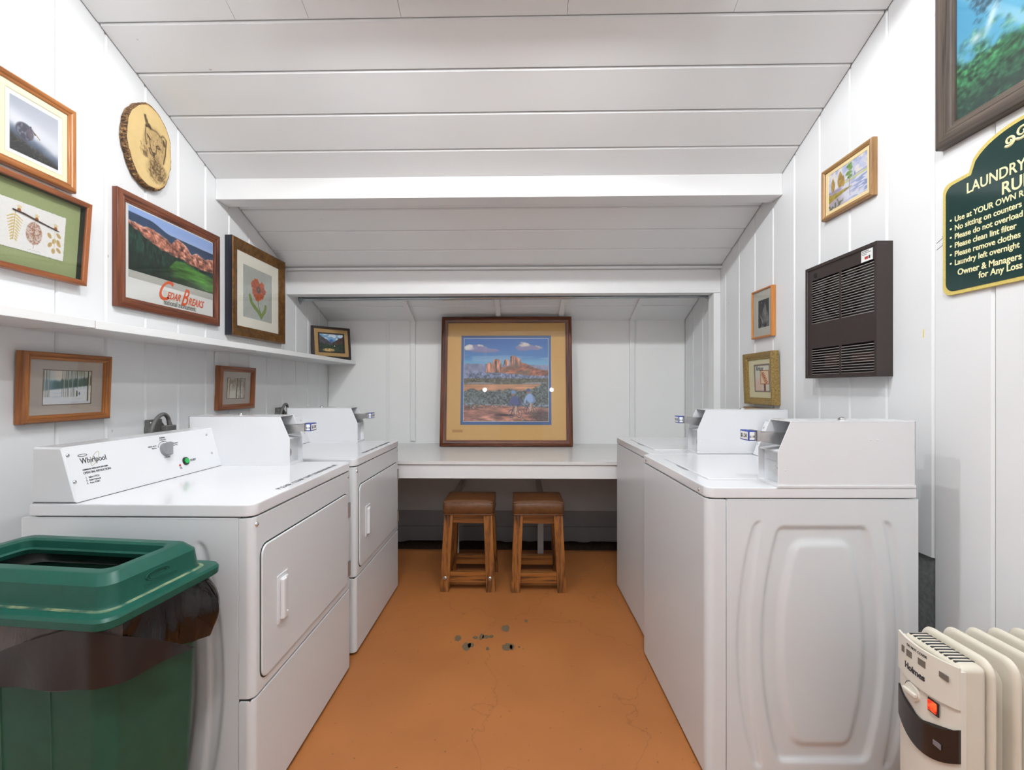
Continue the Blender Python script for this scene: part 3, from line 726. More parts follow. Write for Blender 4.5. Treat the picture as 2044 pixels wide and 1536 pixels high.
# ------------------------------------------------------------------ stools
def leg_loops(b, t, wb, wt):
    """square tapered leg between centre b (floor) and t (top)."""
    return [[Vector((c[0] + sx * w, c[1] + sy * w, c[2])) for sx, sy in ((-1, -1), (1, -1), (1, 1), (-1, 1))] for c, w in ((b, wb), (t, wt))]
def make_stool():
    root = empty('wooden_stool', (0, 0, 0))
    H = 0.478; bx, by, tx_, ty_ = 0.142, 0.152, 0.121, 0.112
    for sx in (-1, 1):
        for sy in (-1, 1):
            mb = MB(); mb.loops(leg_loops((sx * bx, sy * by, 0.0), (sx * tx_, sy * ty_, H - 0.012), 0.0275, 0.0275))
            bmesh.ops.bevel(mb.bm, geom=mb.bm.edges[:], offset=0.0025, segments=2, profile=0.5, affect='EDGES')
            mb.build('leg', M_oak_z, root)
    def at(z): k = z / H; return bx + (tx_ - bx) * k, by + (ty_ - by) * k
    x1, y1 = at(0.44)
    for s in (-1, 1):
        mb = MB(); mb.box((-x1 + 0.02, s * y1 - 0.011, 0.405), (x1 - 0.02, s * y1 + 0.011, 0.463), 0.002); mb.build('apron_rail', M_oak_x, root)
        mb = MB(); mb.box((s * x1 - 0.011, -y1 + 0.02, 0.405), (s * x1 + 0.011, y1 - 0.02, 0.463), 0.002); mb.build('side_apron_rail', M_oak_y, root)
    x0, y0 = at(0.085)
    for s in (-1, 1):
        mb = MB(); mb.box((-x0 + 0.02, s * y0 - 0.013, 0.052), (x0 - 0.02, s * y0 + 0.013, 0.114), 0.002); mb.build('stretcher', M_oak_x, root)
        mb = MB(); mb.box((s * x0 - 0.013, -y0 + 0.02, 0.062), (s * x0 + 0.013, y0 - 0.02, 0.124), 0.002); mb.build('side_stretcher', M_oak_y, root)
    def lp(w, d, z, r=0.022, bow=0.0):
        return [Vector((p[0], p[1], z + bow * (1 - (p[0] / w) ** 2 * 0.5 - (p[1] / d) ** 2 * 0.5))) for p in rrect(-w, -d, w, d, r, 5)]
    mb = MB(); mb.loops([lp(0.150, 0.142, 0.462), lp(0.1565, 0.148, 0.468), lp(0.159, 0.1505, 0.50), lp(0.157, 0.149, 0.531), lp(0.151, 0.143, 0.540), lp(0.11, 0.10, 0.545, 0.03), lp(0.05, 0.045, 0.547, 0.02), lp(0.012, 0.012, 0.5475, 0.005)])
    cu = mb.build('seat_cushion', M_leather, root, smooth=60)
    for z, w, d in ((0.536, 0.155, 0.147), (0.4655, 0.157, 0.1485)):
        lpz = lp(w, d, z); mb = MB(); mb.tube(lpz + lpz[:1], 0.003, 8); mb.build('piping', M_leather, cu, smooth=60)
    return root
st = make_stool()
st.location = (-0.327, 2.945, 0); tag(st, 'square oak stool with brown leather seat and two metal leg bolts', 'stool', 'oak stools under the counter')
s2 = copy_tree(st); s2.location = (0.104, 2.943, 0); s2.rotation_euler = (0, 0, math.radians(1.0))
tag(s2, 'square oak stool with smooth brown leather seat and no leg bolts', 'stool', 'oak stools under the counter')
for s in (-1, 1):
    mb = MB(); mb.cyl((s * 0.137, -0.168, 0.082), (s * 0.137, -0.1755, 0.082), 0.0085, 0.0085, 18); mb.dome((s * 0.137, -0.1755, 0.082), (0, -1, 0), 0.0125, 0.004, 18, 3)
    mb.build('leg_bolt', M_steel, st)
mb = MB(); mb.dome((0.02, 0.05, 0.5455), (0, 0, 1), 0.013, 0.004, 14, 3)
tuft = mb.build('seat_button', M_leather, st)
# ------------------------------------------------------------------ painted pictures (colour grids computed here)
def lin(a):
    a = np.clip(a, 0, 1); return np.where(a <= 0.04045, a / 12.92, ((a + 0.055) / 1.055) ** 2.4)
def C(r, g, b): return np.array([r, g, b], float) / 255.0
def vnoise(x, y, seed=0):
    xi = np.floor(x).astype(np.int64); yi = np.floor(y).astype(np.int64); fx = x - xi; fy = y - yi
    def h(a, b):
        n = (a * 374761393 + b * 668265263 + seed * 974711) & 0x7fffffff
        n = ((n ^ (n >> 13)) * 1274126177) & 0x7fffffff
        return ((n ^ (n >> 16)) & 0xffff) / 65535.0
    fx = fx * fx * (3 - 2 * fx); fy = fy * fy * (3 - 2 * fy)
    return (h(xi, yi) * (1 - fx) + h(xi + 1, yi) * fx) * (1 - fy) + (h(xi, yi + 1) * (1 - fx) + h(xi + 1, yi + 1) * fx) * fy
def fbm(x, y, o=4, seed=0):
    s = 0; a = 0.5; t = 0
    for i in range(o):
        s = s + a * vnoise(x, y, seed + i); t += a; x = x * 2.03; y = y * 2.03; a *= 0.55
    return s / t
def ss(a, b, x):
    t = np.clip((x - a) / (b - a), 0, 1); return t * t * (3 - 2 * t)
def mixc(img, col, m): return img * (1 - m[..., None]) + np.asarray(col) * m[..., None]
def segd(u, v, x0, y0, x1, y1):
    dx, dy = x1 - x0, y1 - y0; t = np.clip(((u - x0) * dx + (v - y0) * dy) / (dx * dx + dy * dy + 1e-12), 0, 1)
    return np.hypot(u - x0 - t * dx, v - y0 - t * dy)
def stroke(img, u, v, pts, w, col, soft=0.5, op=1.0):
    d = np.full(u.shape, 9.0)
    for (a, b), (c, e) in zip(pts, pts[1:]): d = np.minimum(d, segd(u, v, a, b, c, e))
    return mixc(img, col, op * (1 - ss(w * (1 - soft), w * (1 + soft), d)))
def blob(img, u, v, cx, cy, rx, ry, col, soft=0.15, op=1.0, ang=0.0):
    c, s = math.cos(ang), math.sin(ang); x = (u - cx) * c + (v - cy) * s; y = -(u - cx) * s + (v - cy) * c
    d = np.hypot(x / rx, y / ry); return mixc(img, col, op * (1 - ss(1 - soft, 1 + soft, d)))
def base(u, col): return np.ones(u.shape + (3,)) * np.asarray(col)

def a_heron(u, v):
    n = fbm(u * 5, v * 5, 4, 3)
    img = base(u, C(205, 208, 216)); img = mixc(img, C(150, 156, 172), ss(0.5, 1.0, v) * 0.6 * (1 - u * 0.4))
    img = mixc(img, C(226, 228, 234), ss(0.25, 0.0, np.abs(v - 0.62 + 0.2 * u)) * 0.7)
    g = 0.40 - 0.24 * u + 0.10 * (n - 0.5)
    img = mixc(img, C(104, 116, 136), ss(0.16, -0.02, v - g)); img = mixc(img, C(52, 52, 54), ss(0.02, -0.16, v - g))
    f = fbm(u * 26, v * 22, 4, 8)
    img = blob(img, u, v, 0.29, 0.44, 0.18, 0.155, C(74, 74, 86), 0.14)
    img = mixc(img, C(138, 142, 158), (1 - ss(0.85, 1.0, np.hypot((u - 0.29) / 0.18, (v - 0.44) / 0.155))) * ss(0.45, 0.75, f) * 0.8)
    img = blob(img, u, v, 0.40, 0.45, 0.06, 0.10, C(120, 104, 116), 0.4, 0.6)
    img = stroke(img, u, v, [(0.41, 0.575), (0.47, 0.52), (0.50, 0.47)], 0.014, C(30, 28, 34)); img = stroke(img, u, v, [(0.43, 0.565), (0.50, 0.50)], 0.007, C(235, 235, 240))
    img = stroke(img, u, v, [(0.49, 0.50), (0.60, 0.42)], 0.009, C(150, 110, 70))
    r = np.random.RandomState(3)
    for i in range(46):
        x = r.uniform(0, 0.75); y = r.uniform(0.0, 0.34 - 0.25 * x); a = r.uniform(0.3, 2.8); l = r.uniform(0.04, 0.12)
        img = stroke(img, u, v, [(x, y), (x + l * math.cos(a), y + l * math.sin(a) * 0.6)], 0.004, C(*[(112, 110, 92), (80, 92, 84), (132, 122, 92)][i % 3]), 0.6, 0.7)
    return img
def a_leaves(u, v):
    img = base(u, C(232, 230, 226)); n = fbm(u * 40, v * 30, 3, 2); img = img * (0.97 + 0.05 * n[..., None])
    asp = 1.38
    def leaf(cx, top, pts, col):
        nonlocal img
        for (dx, dy, l, a) in pts:
            x, y = cx + dx, top + dy; ex, ey = x + l * math.cos(a), y + l * math.sin(a) * asp
            img = stroke(img, u, v, [(x, y), ((x + ex) / 2, (y + ey) / 2)], 0.013, col, 0.5, 0.9); img = stroke(img, u, v, [((x + ex) / 2, (y + ey) / 2), (ex, ey)], 0.008, col, 0.6, 0.9)
    p = []
    for i in range(9):
        t = i / 8
        for s in (-1, 1): p.append((s * 0.02, -0.10 - 0.5 * t, (0.105 - 0.07 * t), -math.pi / 2 + s * (1.0 - 0.3 * t)))
    leaf(0.235, 0.80, p, C(206, 180, 112)); img = stroke(img, u, v, [(0.235, 0.78), (0.225, 0.18)], 0.006, C(196, 170, 104))
    d = np.hypot((u - 0.52) / 0.125, (v - 0.42) / 0.26); net = ss(0.4, 0.62, vnoise(u * 75, v * 55, 5))
    img = mixc(img, C(160, 116, 92), (1 - ss(0.9, 1.03, d + 0.5 * np.maximum(0, 0.3 - v))) * (0.35 + 0.65 * net)); img = stroke(img, u, v, [(0.52, 0.70), (0.52, 0.10)], 0.004, C(150, 104, 80))
    for x, y, a in ((0.755, 0.40, 0.3), (0.83, 0.30, -0.2), (0.90, 0.45, 0.5), (0.77, 0.20, -0.3), (0.91, 0.26, 0.4), (0.83, 0.08, 0.0), (0.915, 0.12, 0.5), (0.90, 0.30, 0.2)):
        y += 0.09; img = blob(img, u, v, x, y, 0.031, 0.062, C(196, 170, 112), 0.15, 1.0, a); img = blob(img, u, v, x, y, 0.024, 0.045, C(180, 150, 96), 0.5, 0.7, a)
    img = stroke(img, u, v, [(0.84, 0.66), (0.84, 0.2)], 0.004, C(206, 192, 150))
    for x, y in ((0.285, 0.84), (0.545, 0.77), (0.845, 0.70)):
        for k in (-2, -1, 0, 1, 2): img = stroke(img, u, v, [(x, y - 0.03), (x + k * 0.016, y + 0.09 - abs(k) * 0.01)], 0.005, C(218, 196, 140), 0.5)
        img = blob(img, u, v, x, y - 0.02, 0.028, 0.04, C(160, 92, 44))
    for i in range(7): img = stroke(img, u, v, [(0.44 + i * 0.03, 0.055), (0.455 + i * 0.03, 0.075 if i % 2 else 0.045)], 0.004, C(170, 168, 168), 0.6, 0.7)
    return img
def a_cedar(u, v):
    x, y = u, v
    img = base(u, C(150, 176, 226)); img = mixc(img, C(196, 208, 232), ss(0.9, 0.75, y) * 0.5)
    r1 = 0.905 - 0.10 * ss(0.2, 0.45, x) - 0.03 * x + 0.012 * fbm(x * 12, y * 0, 3, 1)
    n = fbm(x * 14, y * 12, 5, 4); img = mixc(img, C(52, 72, 100) * (0.8 + 0.4 * n[..., None]), ss(0.01, -0.01, y - r1))
    top = np.interp(x, [0, .12, .25, .35, .45, .52, .62, .7, .78, .88, 1], [.79, .76, .78, .73, .66, .78, .74, .62, .68, .62, .66]) + 0.06 * (fbm(x * 16, x * 0, 4, 9) - 0.5)
    bot = np.interp(x, [0, .15, .35, .6, .8, 1], [.72, .60, .48, .44, .39, .40]) + 0.05 * (fbm(x * 18, x * 0, 3, 19) - 0.5)
    rock = ss(0.012, -0.012, y - top) * ss(-0.012, 0.012, y - bot)
    st = fbm(x * 34 + y * 10, y * 20 - x * 6, 5, 12); rc = C(190, 122, 100)[None, None] * (0.1 + 1.6 * st[..., None]); rc = mixc(rc, C(236, 206, 184), ss(0.62, 0.78, st) * 0.7); rc = mixc(rc, C(96, 62, 62), ss(0.42, 0.25, st) * 0.8)
    img = img * (1 - rock[..., None]) + rc * rock[..., None]
    edge = np.exp(-((y - top) / 0.02) ** 2) * rock; img = mixc(img, C(236, 220, 206), edge * 0.6 * ss(0.3, 0.7, fbm(x * 9, y, 2, 3)))
    low = ss(0.012, -0.012, y - bot); tr = fbm(x * 75, y * 11, 3, 6); fc = base(u, C(28, 54, 44)) * (0.05 + 1.9 * tr[..., None]); img = img * (1 - low[..., None]) + fc * low[..., None]
    md = np.interp(x, [0, .4, .5, .62, .75, 1], [.1, .2, .40, .42, .37, .30])
    me = ss(0.015, -0.03, y - md) * ss(0.32, 0.50, x + 0.25 * y); gn = fbm(x * 7, y * 22, 4, 14); gc = base(u, C(84, 142, 58)) * (0.25 + 1.2 * gn[..., None])
    img = img * (1 - me[..., None]) + gc * me[..., None]
    img = mixc(img, C(24, 40, 28), ss(0.17, 0.02, y + 0.05 * np.sin(x * 7) + 0.08 * ss(0.4, 1.0, x)) * 0.8)
    dk = ss(0.05, -0.05, y - (0.34 - 0.25 * x)) * ss(0.5, 0.42, x); img = mixc(img, C(20, 36, 28), dk * 0.6)
    return img
def a_poppy(u, v):
    n = fbm(u * 60, v * 80, 3, 2); img = base(u, C(186, 190, 184)) * (0.92 + 0.14 * n[..., None]); img = mixc(img, C(168, 172, 160), ss(0.7, 0.4, fbm(u * 4, v * 4, 3, 5)) * 0.4)
    img = stroke(img, u, v, [(0.49, 0.44), (0.50, 0.30), (0.57, 0.17), (0.60, 0.07)], 0.012, C(116, 134, 70), 0.3)
    for pts in ([(0.22, 0.44), (0.27, 0.32), (0.38, 0.24)], [(0.38, 0.24), (0.50, 0.17), (0.58, 0.10)], [(0.76, 0.31), (0.74, 0.22), (0.64, 0.12), (0.60, 0.07)]):
        img = stroke(img, u, v, pts, 0.036, C(112, 138, 62), 0.5); img = stroke(img, u, v, pts, 0.013, C(150, 172, 84), 0.6, 0.8)
    a = np.arctan2((v - 0.61) * 1.25, u - 0.51); r = np.hypot(u - 0.51, (v - 0.61) * 1.15)
    R = 0.245 + 0.022 * np.sin(a * 3 + 0.6) + 0.012 * np.sin(a * 7 + 1) + 0.007 * np.sin(a * 19) - 0.07 * np.exp(-((a - 1.35) / 0.16) ** 2) - 0.05 * np.exp(-((a - 0.35) / 0.2) ** 2)
    m = ss(0.012, -0.012, r - R); pn = fbm(np.cos(a) * 7 + r * 5, np.sin(a) * 7, 4, 6); pc = base(u, C(186, 84, 44)) * (0.7 + 0.55 * pn[..., None]); pc = mixc(pc, C(222, 138, 76), ss(0.05, 0.0, np.abs(r - R)) * 0.45)
    pc = mixc(pc, C(120, 34, 26), np.exp(-(((a - 1.35) / 0.12) ** 2)) * 0.7); pc = mixc(pc, C(120, 34, 26), np.exp(-(((a + 0.25) / 0.12) ** 2)) * 0.6); pc = mixc(pc, C(126, 36, 26), np.exp(-(((a - 2.9) / 0.1) ** 2)) * 0.5); pc = mixc(pc, C(204, 96, 46), np.exp(-(((a + 1.6) / 0.5) ** 2)) * 0.5)
    img = img * (1 - m[..., None]) + pc * m[..., None]
    img = blob(img, u, v, 0.51, 0.605, 0.065, 0.065, C(66, 34, 28), 0.5); img = blob(img, u, v, 0.51, 0.615, 0.022, 0.026, C(168, 110, 50), 0.4)
    return img
def a_winter(u, v):
    n = fbm(u * 8, v * 6, 4, 2); img = base(u, C(188, 196, 196)); img = mixc(img, C(226, 216, 200), ss(0.25, 0.0, np.abs(u - 0.33)) * ss(0.5, 0.8, v))
    hill = 0.72 - 0.18 * u + 0.05 * n; img = mixc(img, C(122, 152, 168), ss(0.05, -0.05, v - hill) * ss(0.9, 0.3, u)); 
    tl = 0.60 + 0.22 * u + 0.16 * (fbm(u * 16, v * 3, 4, 7) - 0.4); tb = 0.42 + 0.14 * u
    tm = ss(0.05, -0.05, v - tl) * ss(-0.03, 0.03, v - tb) * ss(0.08, 0.3, u); img = mixc(img, C(52, 84, 76), tm * (0.65 + 0.35 * n)); 
    sn = ss(0.03, -0.02, v - tb + 0.02); img = mixc(img, C(228, 230, 232), sn); img = mixc(img, C(200, 212, 220), sn * ss(0.55, 0.75, fbm(u * 4, v * 18, 3, 4)) * 0.7)
    img = mixc(img, C(150, 152, 110), ss(0.7, 1.0, v) * ss(0.5, 0.75, fbm(u * 5, v * 5, 3, 33)) * 0.6)
    r = np.random.RandomState(5)
    for i, x in enumerate([0.03, 0.055, 0.08, 0.10, 0.125, 0.38, 0.41, 0.45, 0.465, 0.50, 0.52, 0.555, 0.59, 0.62, 0.64, 0.70, 0.78, 0.85]):
        b = 0.22 if x < 0.66 else 0.48; img = stroke(img, u, v, [(x, b), (x + r.uniform(-.012, .012), 0.99)], 0.004 if i % 3 else 0.007, C(58, 70, 62) if i % 2 else C(112, 112, 88), 0.5, 0.85)
        if i % 3 == 0: img = stroke(img, u, v, [(x + 0.011, b), (x + 0.011, 0.99)], 0.006, C(226, 224, 210), 0.5, 0.7)
    img = stroke(img, u, v, [(0.935, 0.08), (0.94, 1.0)], 0.012, C(34, 42, 40)); img = stroke(img, u, v, [(0.96, 0.1), (0.965, 1.0)], 0.012, C(208, 206, 170))
    img = blob(img, u, v, 0.695, 0.33, 0.018, 0.06, C(110, 104, 60)); img = blob(img, u, v, 0.695, 0.26, 0.014, 0.04, C(40, 46, 44)); img = blob(img, u, v, 0.75, 0.31, 0.016, 0.05, C(90, 120, 150)); img = blob(img, u, v, 0.695, 0.39, 0.012, 0.02, C(52, 56, 52))
    return img
def a_birch(u, v):
    img = base(u, C(204, 198, 182)); img = mixc(img, C(140, 128, 108), ss(0.35, 0.75, v) * ss(0.35, 0.65, fbm(u * 6, v * 5, 4, 3))); img = mixc(img, C(226, 222, 206), ss(0.42, 0.3, v))
    for x, w, c in ((0.03, .02, C(120, 104, 84)), (0.10, .022, C(216, 206, 170)), (0.145, .01, C(84, 66, 56)), (0.50, .018, C(214, 212, 170)), (0.535, .022, C(62, 52, 44)), (0.76, .02, C(66, 54, 70)), (0.80, .016, C(222, 216, 196)), (0.87, .02, C(180, 172, 150)), (0.95, .02, C(130, 104, 90)), (0.68, .012, C(150, 140, 116))):
        img = stroke(img, u, v, [(x, 0), (x + 0.01, 1)], w, c, 0.3)
    r = np.random.RandomState(2)
    for i in range(60):
        x, y = r.uniform(0.5, 1), r.uniform(0, 1); img = stroke(img, u, v, [(x, y), (x + r.uniform(-.06, .06), y + .07)], 0.006, C(96, 84, 70), 0.6, 0.5)
    return img
def a_lion(x, y):
    """x, y from the disc centre, in units of its height."""
    img = base(x, C(226, 196, 136)); n = fbm(x * 9 + 4, y * 9, 4, 2); img = img * (0.95 + 0.09 * n[..., None])
    rr = np.hypot(x / 0.36, y / 0.5); img = mixc(img, C(190, 132, 66), ss(0.93, 1.0, rr) * 0.7)
    ink = C(70, 52, 34)
    hd = np.hypot((x - 0.06) / 0.20, (y - 0.03) / 0.26); f = fbm(x * 55, y * 55, 3, 7)
    img = mixc(img, C(156, 126, 84), (1 - ss(0.7, 1.05, hd)) * (0.25 + 0.5 * f))
    nk = ss(0.08, -0.02, np.hypot((x - 0.1) / 0.9, (y + 0.27) / 0.8) - 0.13); img = mixc(img, C(110, 84, 52), nk * (0.25 + 0.75 * ss(0.4, 0.65, f)))
    for pts, w in (([(-0.08, 0.34), (-0.03, 0.24), (0.0, 0.23), (-0.07, 0.22)], .012), ([(-0.085, 0.33), (-0.055, 0.22)], .01), ([(-0.02, 0.25), (0.0, 0.22)], 0.016), ([(0.0, 0.22), (0.09, 0.23), (0.17, 0.19)], .006),
                   ([(0.16, 0.20), (0.20, 0.23), (0.245, 0.20), (0.24, 0.12)], .009), ([(0.20, 0.17), (0.215, 0.12)], .016), ([(-0.07, 0.22), (-0.08, 0.10), (-0.06, 0.0)], .006), ([(0.24, 0.12), (0.23, 0.0), (0.20, -0.12)], .008),
                   ([(-0.05, 0.125), (0.0, 0.085), (-0.02, 0.095), (-0.04, 0.115)], .008), ([(-0.015, 0.08), (0.0, 0.0)], .005), ([(0.085, 0.045), (0.115, 0.065), (0.15, 0.04), (0.11, 0.03), (0.085, 0.045)], .008), ([(0.09, 0.03), (0.085, -0.05)], .006),
                   ([(0.0, -0.02), (0.03, -0.06), (0.07, -0.05), (0.055, -0.08), (0.03, -0.06)], .009), ([(-0.02, -0.03), (0.0, -0.08), (0.03, -0.09), (0.055, -0.08), (0.06, -0.10)], .008), ([(0.03, -0.09), (0.06, -0.13), (0.08, -0.145)], .007), ([(0.06, -0.1), (0.12, -0.12), (0.13, -0.15)], .004)):
        img = stroke(img, x, y, pts, w, ink, 0.6, 0.9)
    r = np.random.RandomState(4)
    for i in range(110):
        a = r.uniform(-0.03, 0.22); b = r.uniform(-0.30, -0.13) - max(0, a - .1) * .3; img = stroke(img, x, y, [(a, b), (a + r.uniform(-.008, .02), b - r.uniform(.02, .05))], 0.0026, ink, 0.6, 0.5)
    for i in range(70):
        a, b = r.uniform(-0.06, 0.22), r.uniform(-0.1, 0.2); img = stroke(img, x, y, [(a, b), (a + r.uniform(-.01, .01), b - r.uniform(.01, .035))], 0.0028, ink, 0.6, 0.4)
    for i in range(26):
        a, b = r.uniform(-0.16, -0.05), r.uniform(-0.12, 0.0); img = stroke(img, x, y, [(a, b), (a + .02, b - .03)], 0.003, C(120, 92, 56), 0.6, 0.6)
    for k in range(3): img = stroke(img, x, y, [(-0.11 + .022 * k, -0.10), (-0.095 + .022 * k, -0.15)], 0.008, ink, 0.6, 0.7)
    return img
def a_river(u, v):
    n = fbm(u * 9, v * 7, 4, 2); img = base(u, C(196, 200, 222)); img = mixc(img, C(226, 220, 214), ss(0.45, 0.62, n)); img = mixc(img, C(150, 164, 204), ss(0.6, 1, v) * ss(0.5, 0.3, n) * 0.8)
    sh = 0.50 + 0.03 * u; wt = ss(0.015, -0.015, v - sh); wn = fbm(u * 6, v * 26, 3, 9); img = mixc(img, C(196, 200, 222), wt); img = mixc(img, C(140, 152, 194), wt * ss(0.45, 0.62, wn) * ss(0.3, 1, u)); img = mixc(img, C(230, 228, 232), wt * ss(0.55, 0.42, wn) * 0.5)
    img = mixc(img, C(190, 198, 108), ss(0.035, 0.0, np.abs(v - sh - 0.015)) * ss(0.3, 0.4, u)); img = mixc(img, C(150, 150, 180), ss(0.04, 0, np.abs(v - sh - 0.07)) * ss(0.35, 0.5, u) * 0.7)
    bk = 0.42 - 0.10 * u - 0.5 * np.maximum(0, u - 0.62); bb = 0.20 + 0.25 * u; m = ss(0.02, -0.02, v - bk) * ss(-0.02, 0.02, v - bb) * ss(0.75, 0.68, u); img = mixc(img, C(172, 150, 66), m); img = mixc(img, C(140, 128, 60), m * ss(0.5, 0.6, fbm(u * 20, v * 20, 3, 4)))
    lo = ss(0.02, -0.03, v - bb) * ss(0.55, 0.3, u + 0.3 * v); img = mixc(img, C(150, 128, 140), lo * 0.6); img = mixc(img, C(92, 104, 72), lo * ss(0.5, 0.62, fbm(u * 16, v * 10, 3, 8)))
    img = mixc(img, C(140, 124, 150), ss(0.09, 0.0, np.abs(v - bk - 0.05)) * ss(0.42, 0.3, u) * 0.8)
    tn = fbm(u * 30, v * 24, 3, 11)
    for cx, b, t, w in ((0.12, 0.48, 0.86, 0.055), (0.32, 0.50, 0.93, 0.075), (0.40, 0.48, 0.78, 0.04)):
        h = np.clip((v - b) / (t - b), 0, 1); d = np.abs(u - cx) / (w * np.maximum(0.05, np.sin(math.pi * np.clip(h * 0.8 + 0.18, 0, 1))))
        img = mixc(img, base(u, C(170, 138, 72)) * (0.75 + 0.5 * tn[..., None]), ss(1.1, 0.8, d) * ss(b - .02, b, v) * ss(t + .01, t - .02, v))
    img = stroke(img, u, v, [(0.56, 0.38), (0.57, 0.80)], 0.007, C(150, 120, 100)); 
    for cx, cy, rx, ry in ((0.56, 0.92, .075, .07), (0.59, 0.83, .06, .05), (0.55, 0.73, .09, .06), (0.57, 0.63, .06, .05)): img = mixc(img, base(u, C(112, 142, 76)) * (0.8 + 0.5 * tn[..., None]), (1 - ss(0.7, 1.15, np.hypot((u - cx) / rx, (v - cy) / ry) + 0.5 * (tn - 0.5))))
    img = stroke(img, u, v, [(0.57, 0.30), (0.58, 0.12)], 0.008, C(150, 130, 130), 0.6, 0.6); img = stroke(img, u, v, [(0.70, 0.60), (0.70, 0.66)], 0.012, C(120, 130, 150))
    return img
def a_spire(u, v):
    n = fbm(u * 9, v * 12, 4, 5); img = base(u, C(52, 54, 54)) * (0.8 + 0.4 * n[..., None]); 
    m = ss(0.02, -0.02, np.abs(u - 0.62) - (0.32 - 0.30 * ss(0.3, 0.95, v) + 0.07 * (n - 0.5))) * ss(0.95, 0.85, v + 0.2 * (u - 0.6)); st = fbm(u * 26, v * 6, 4, 8); img = mixc(img, base(u, C(128, 128, 126)) * (0.3 + 1.1 * st[..., None]), m)
    img = mixc(img, C(190, 190, 186), np.exp(-((u - 0.28 - 0.12 * np.sin(v * 9)) / 0.035) ** 2) * ss(0.6, 0.35, v) * 0.85); img = mixc(img, C(20, 21, 22), ss(0.25, 0.0, v) * ss(0.45, 0.6, fbm(u * 6, v * 6, 3, 4)))
    img = blob(img, u, v, 0.33, 0.90, 0.022, 0.016, C(220, 220, 216)); return img
def a_fern(u, v):
    img = base(u, C(206, 204, 186)); img = mixc(img, C(206, 168, 150), ss(0.75, 0.2, v) * ss(0.75, 0.3, u) * 0.7); img = mixc(img, C(168, 184, 170), ss(0.5, 0.9, v) * ss(0.4, 0.0, u) * 0.5)
    img = mixc(img, C(120, 76, 70), ss(0.012, -0.012, np.maximum(np.abs(u - 0.66) - 0.07, np.abs(v - 0.16) - 0.16))); img = mixc(img, C(206, 200, 176), ss(0.01, -0.01, np.maximum(np.abs(u - 0.86) - 0.1, np.abs(v - 0.14) - 0.12)))
    q = np.maximum(np.abs(u - 0.66) / 0.29, np.abs(v - 0.53) / 0.27); img = mixc(img, C(150, 70, 48), ss(1.02, 0.98, q)); img = mixc(img, C(222, 196, 160), ss(0.92, 0.88, q))
    for i in range(7):
        y = 0.70 - 0.06 * i; x = 0.50 + 0.045 * i
        for s in (-1, 1): img = stroke(img, u, v, [(x, y), (x + 0.10 * (1 if s > 0 else -0.5), y + (0.015 if s > 0 else -0.09))], 0.018, C(166, 72, 44), 0.4)
    img = stroke(img, u, v, [(0.47, 0.74), (0.80, 0.30)], 0.012, C(140, 60, 40))
    return img
def a_forest(u, v):
    img = base(u, C(96, 172, 204)); ray = fbm((u * 0.8 + v * 0.5) * 16, u * 0.6, 3, 4); img = mixc(img, C(168, 212, 226), ss(0.4, 0.7, ray) * 0.65); img = mixc(img, C(54, 138, 180), ss(0.35, 0.0, u) * 0.5)
    bn = fbm(u * 16, v * 16, 4, 6); bl = fbm(u * 44 + v * 20, v * 44 - u * 16, 3, 16)
    can = 0.42 + 0.10 * (fbm(u * 6, v * 0, 3, 8) - 0.5) - 0.10 * ss(0.0, 0.35, u) + 0.28 * ss(0.30, 0.65, u); m = ss(0.10, -0.08, v - can + 0.35 * (bn - 0.5))
    gc = base(u, C(44, 108, 68)) * (0.1 + 1.7 * bl[..., None]); gc = mixc(gc, C(176, 200, 92), ss(0.55, 0.75, bl) * ss(0.25, 0.45, v) * 0.8); gc = mixc(gc, C(34, 52, 54), ss(0.32, 0.02, v) * 0.75); gc = mixc(gc, C(70, 120, 84), ss(0.6, 0.72, bl) * ss(0.3, 0.0, v) * 0.5)
    img = img * (1 - m[..., None]) + gc * m[..., None]
    x = u - 0.20; d = np.hypot((x - 0.28 * (v - 0.74)) / 0.13, (v - 0.86) / 0.26); img = mixc(img, C(40, 74, 92), ss(1.2, 0.7, d + 0.9 * (bl - 0.5)) * 0.9)
    img = mixc(img, C(224, 238, 244), np.exp(-(((u - 0.17 - 0.3 * (v - 0.52)) / 0.02) ** 2 + ((v - 0.52) / 0.07) ** 2)) * 0.8); img = mixc(img, C(214, 234, 240), np.exp(-(((u - 0.10) / 0.03) ** 2 + ((v - 0.47) / 0.03) ** 2)) * 0.8)
    return img
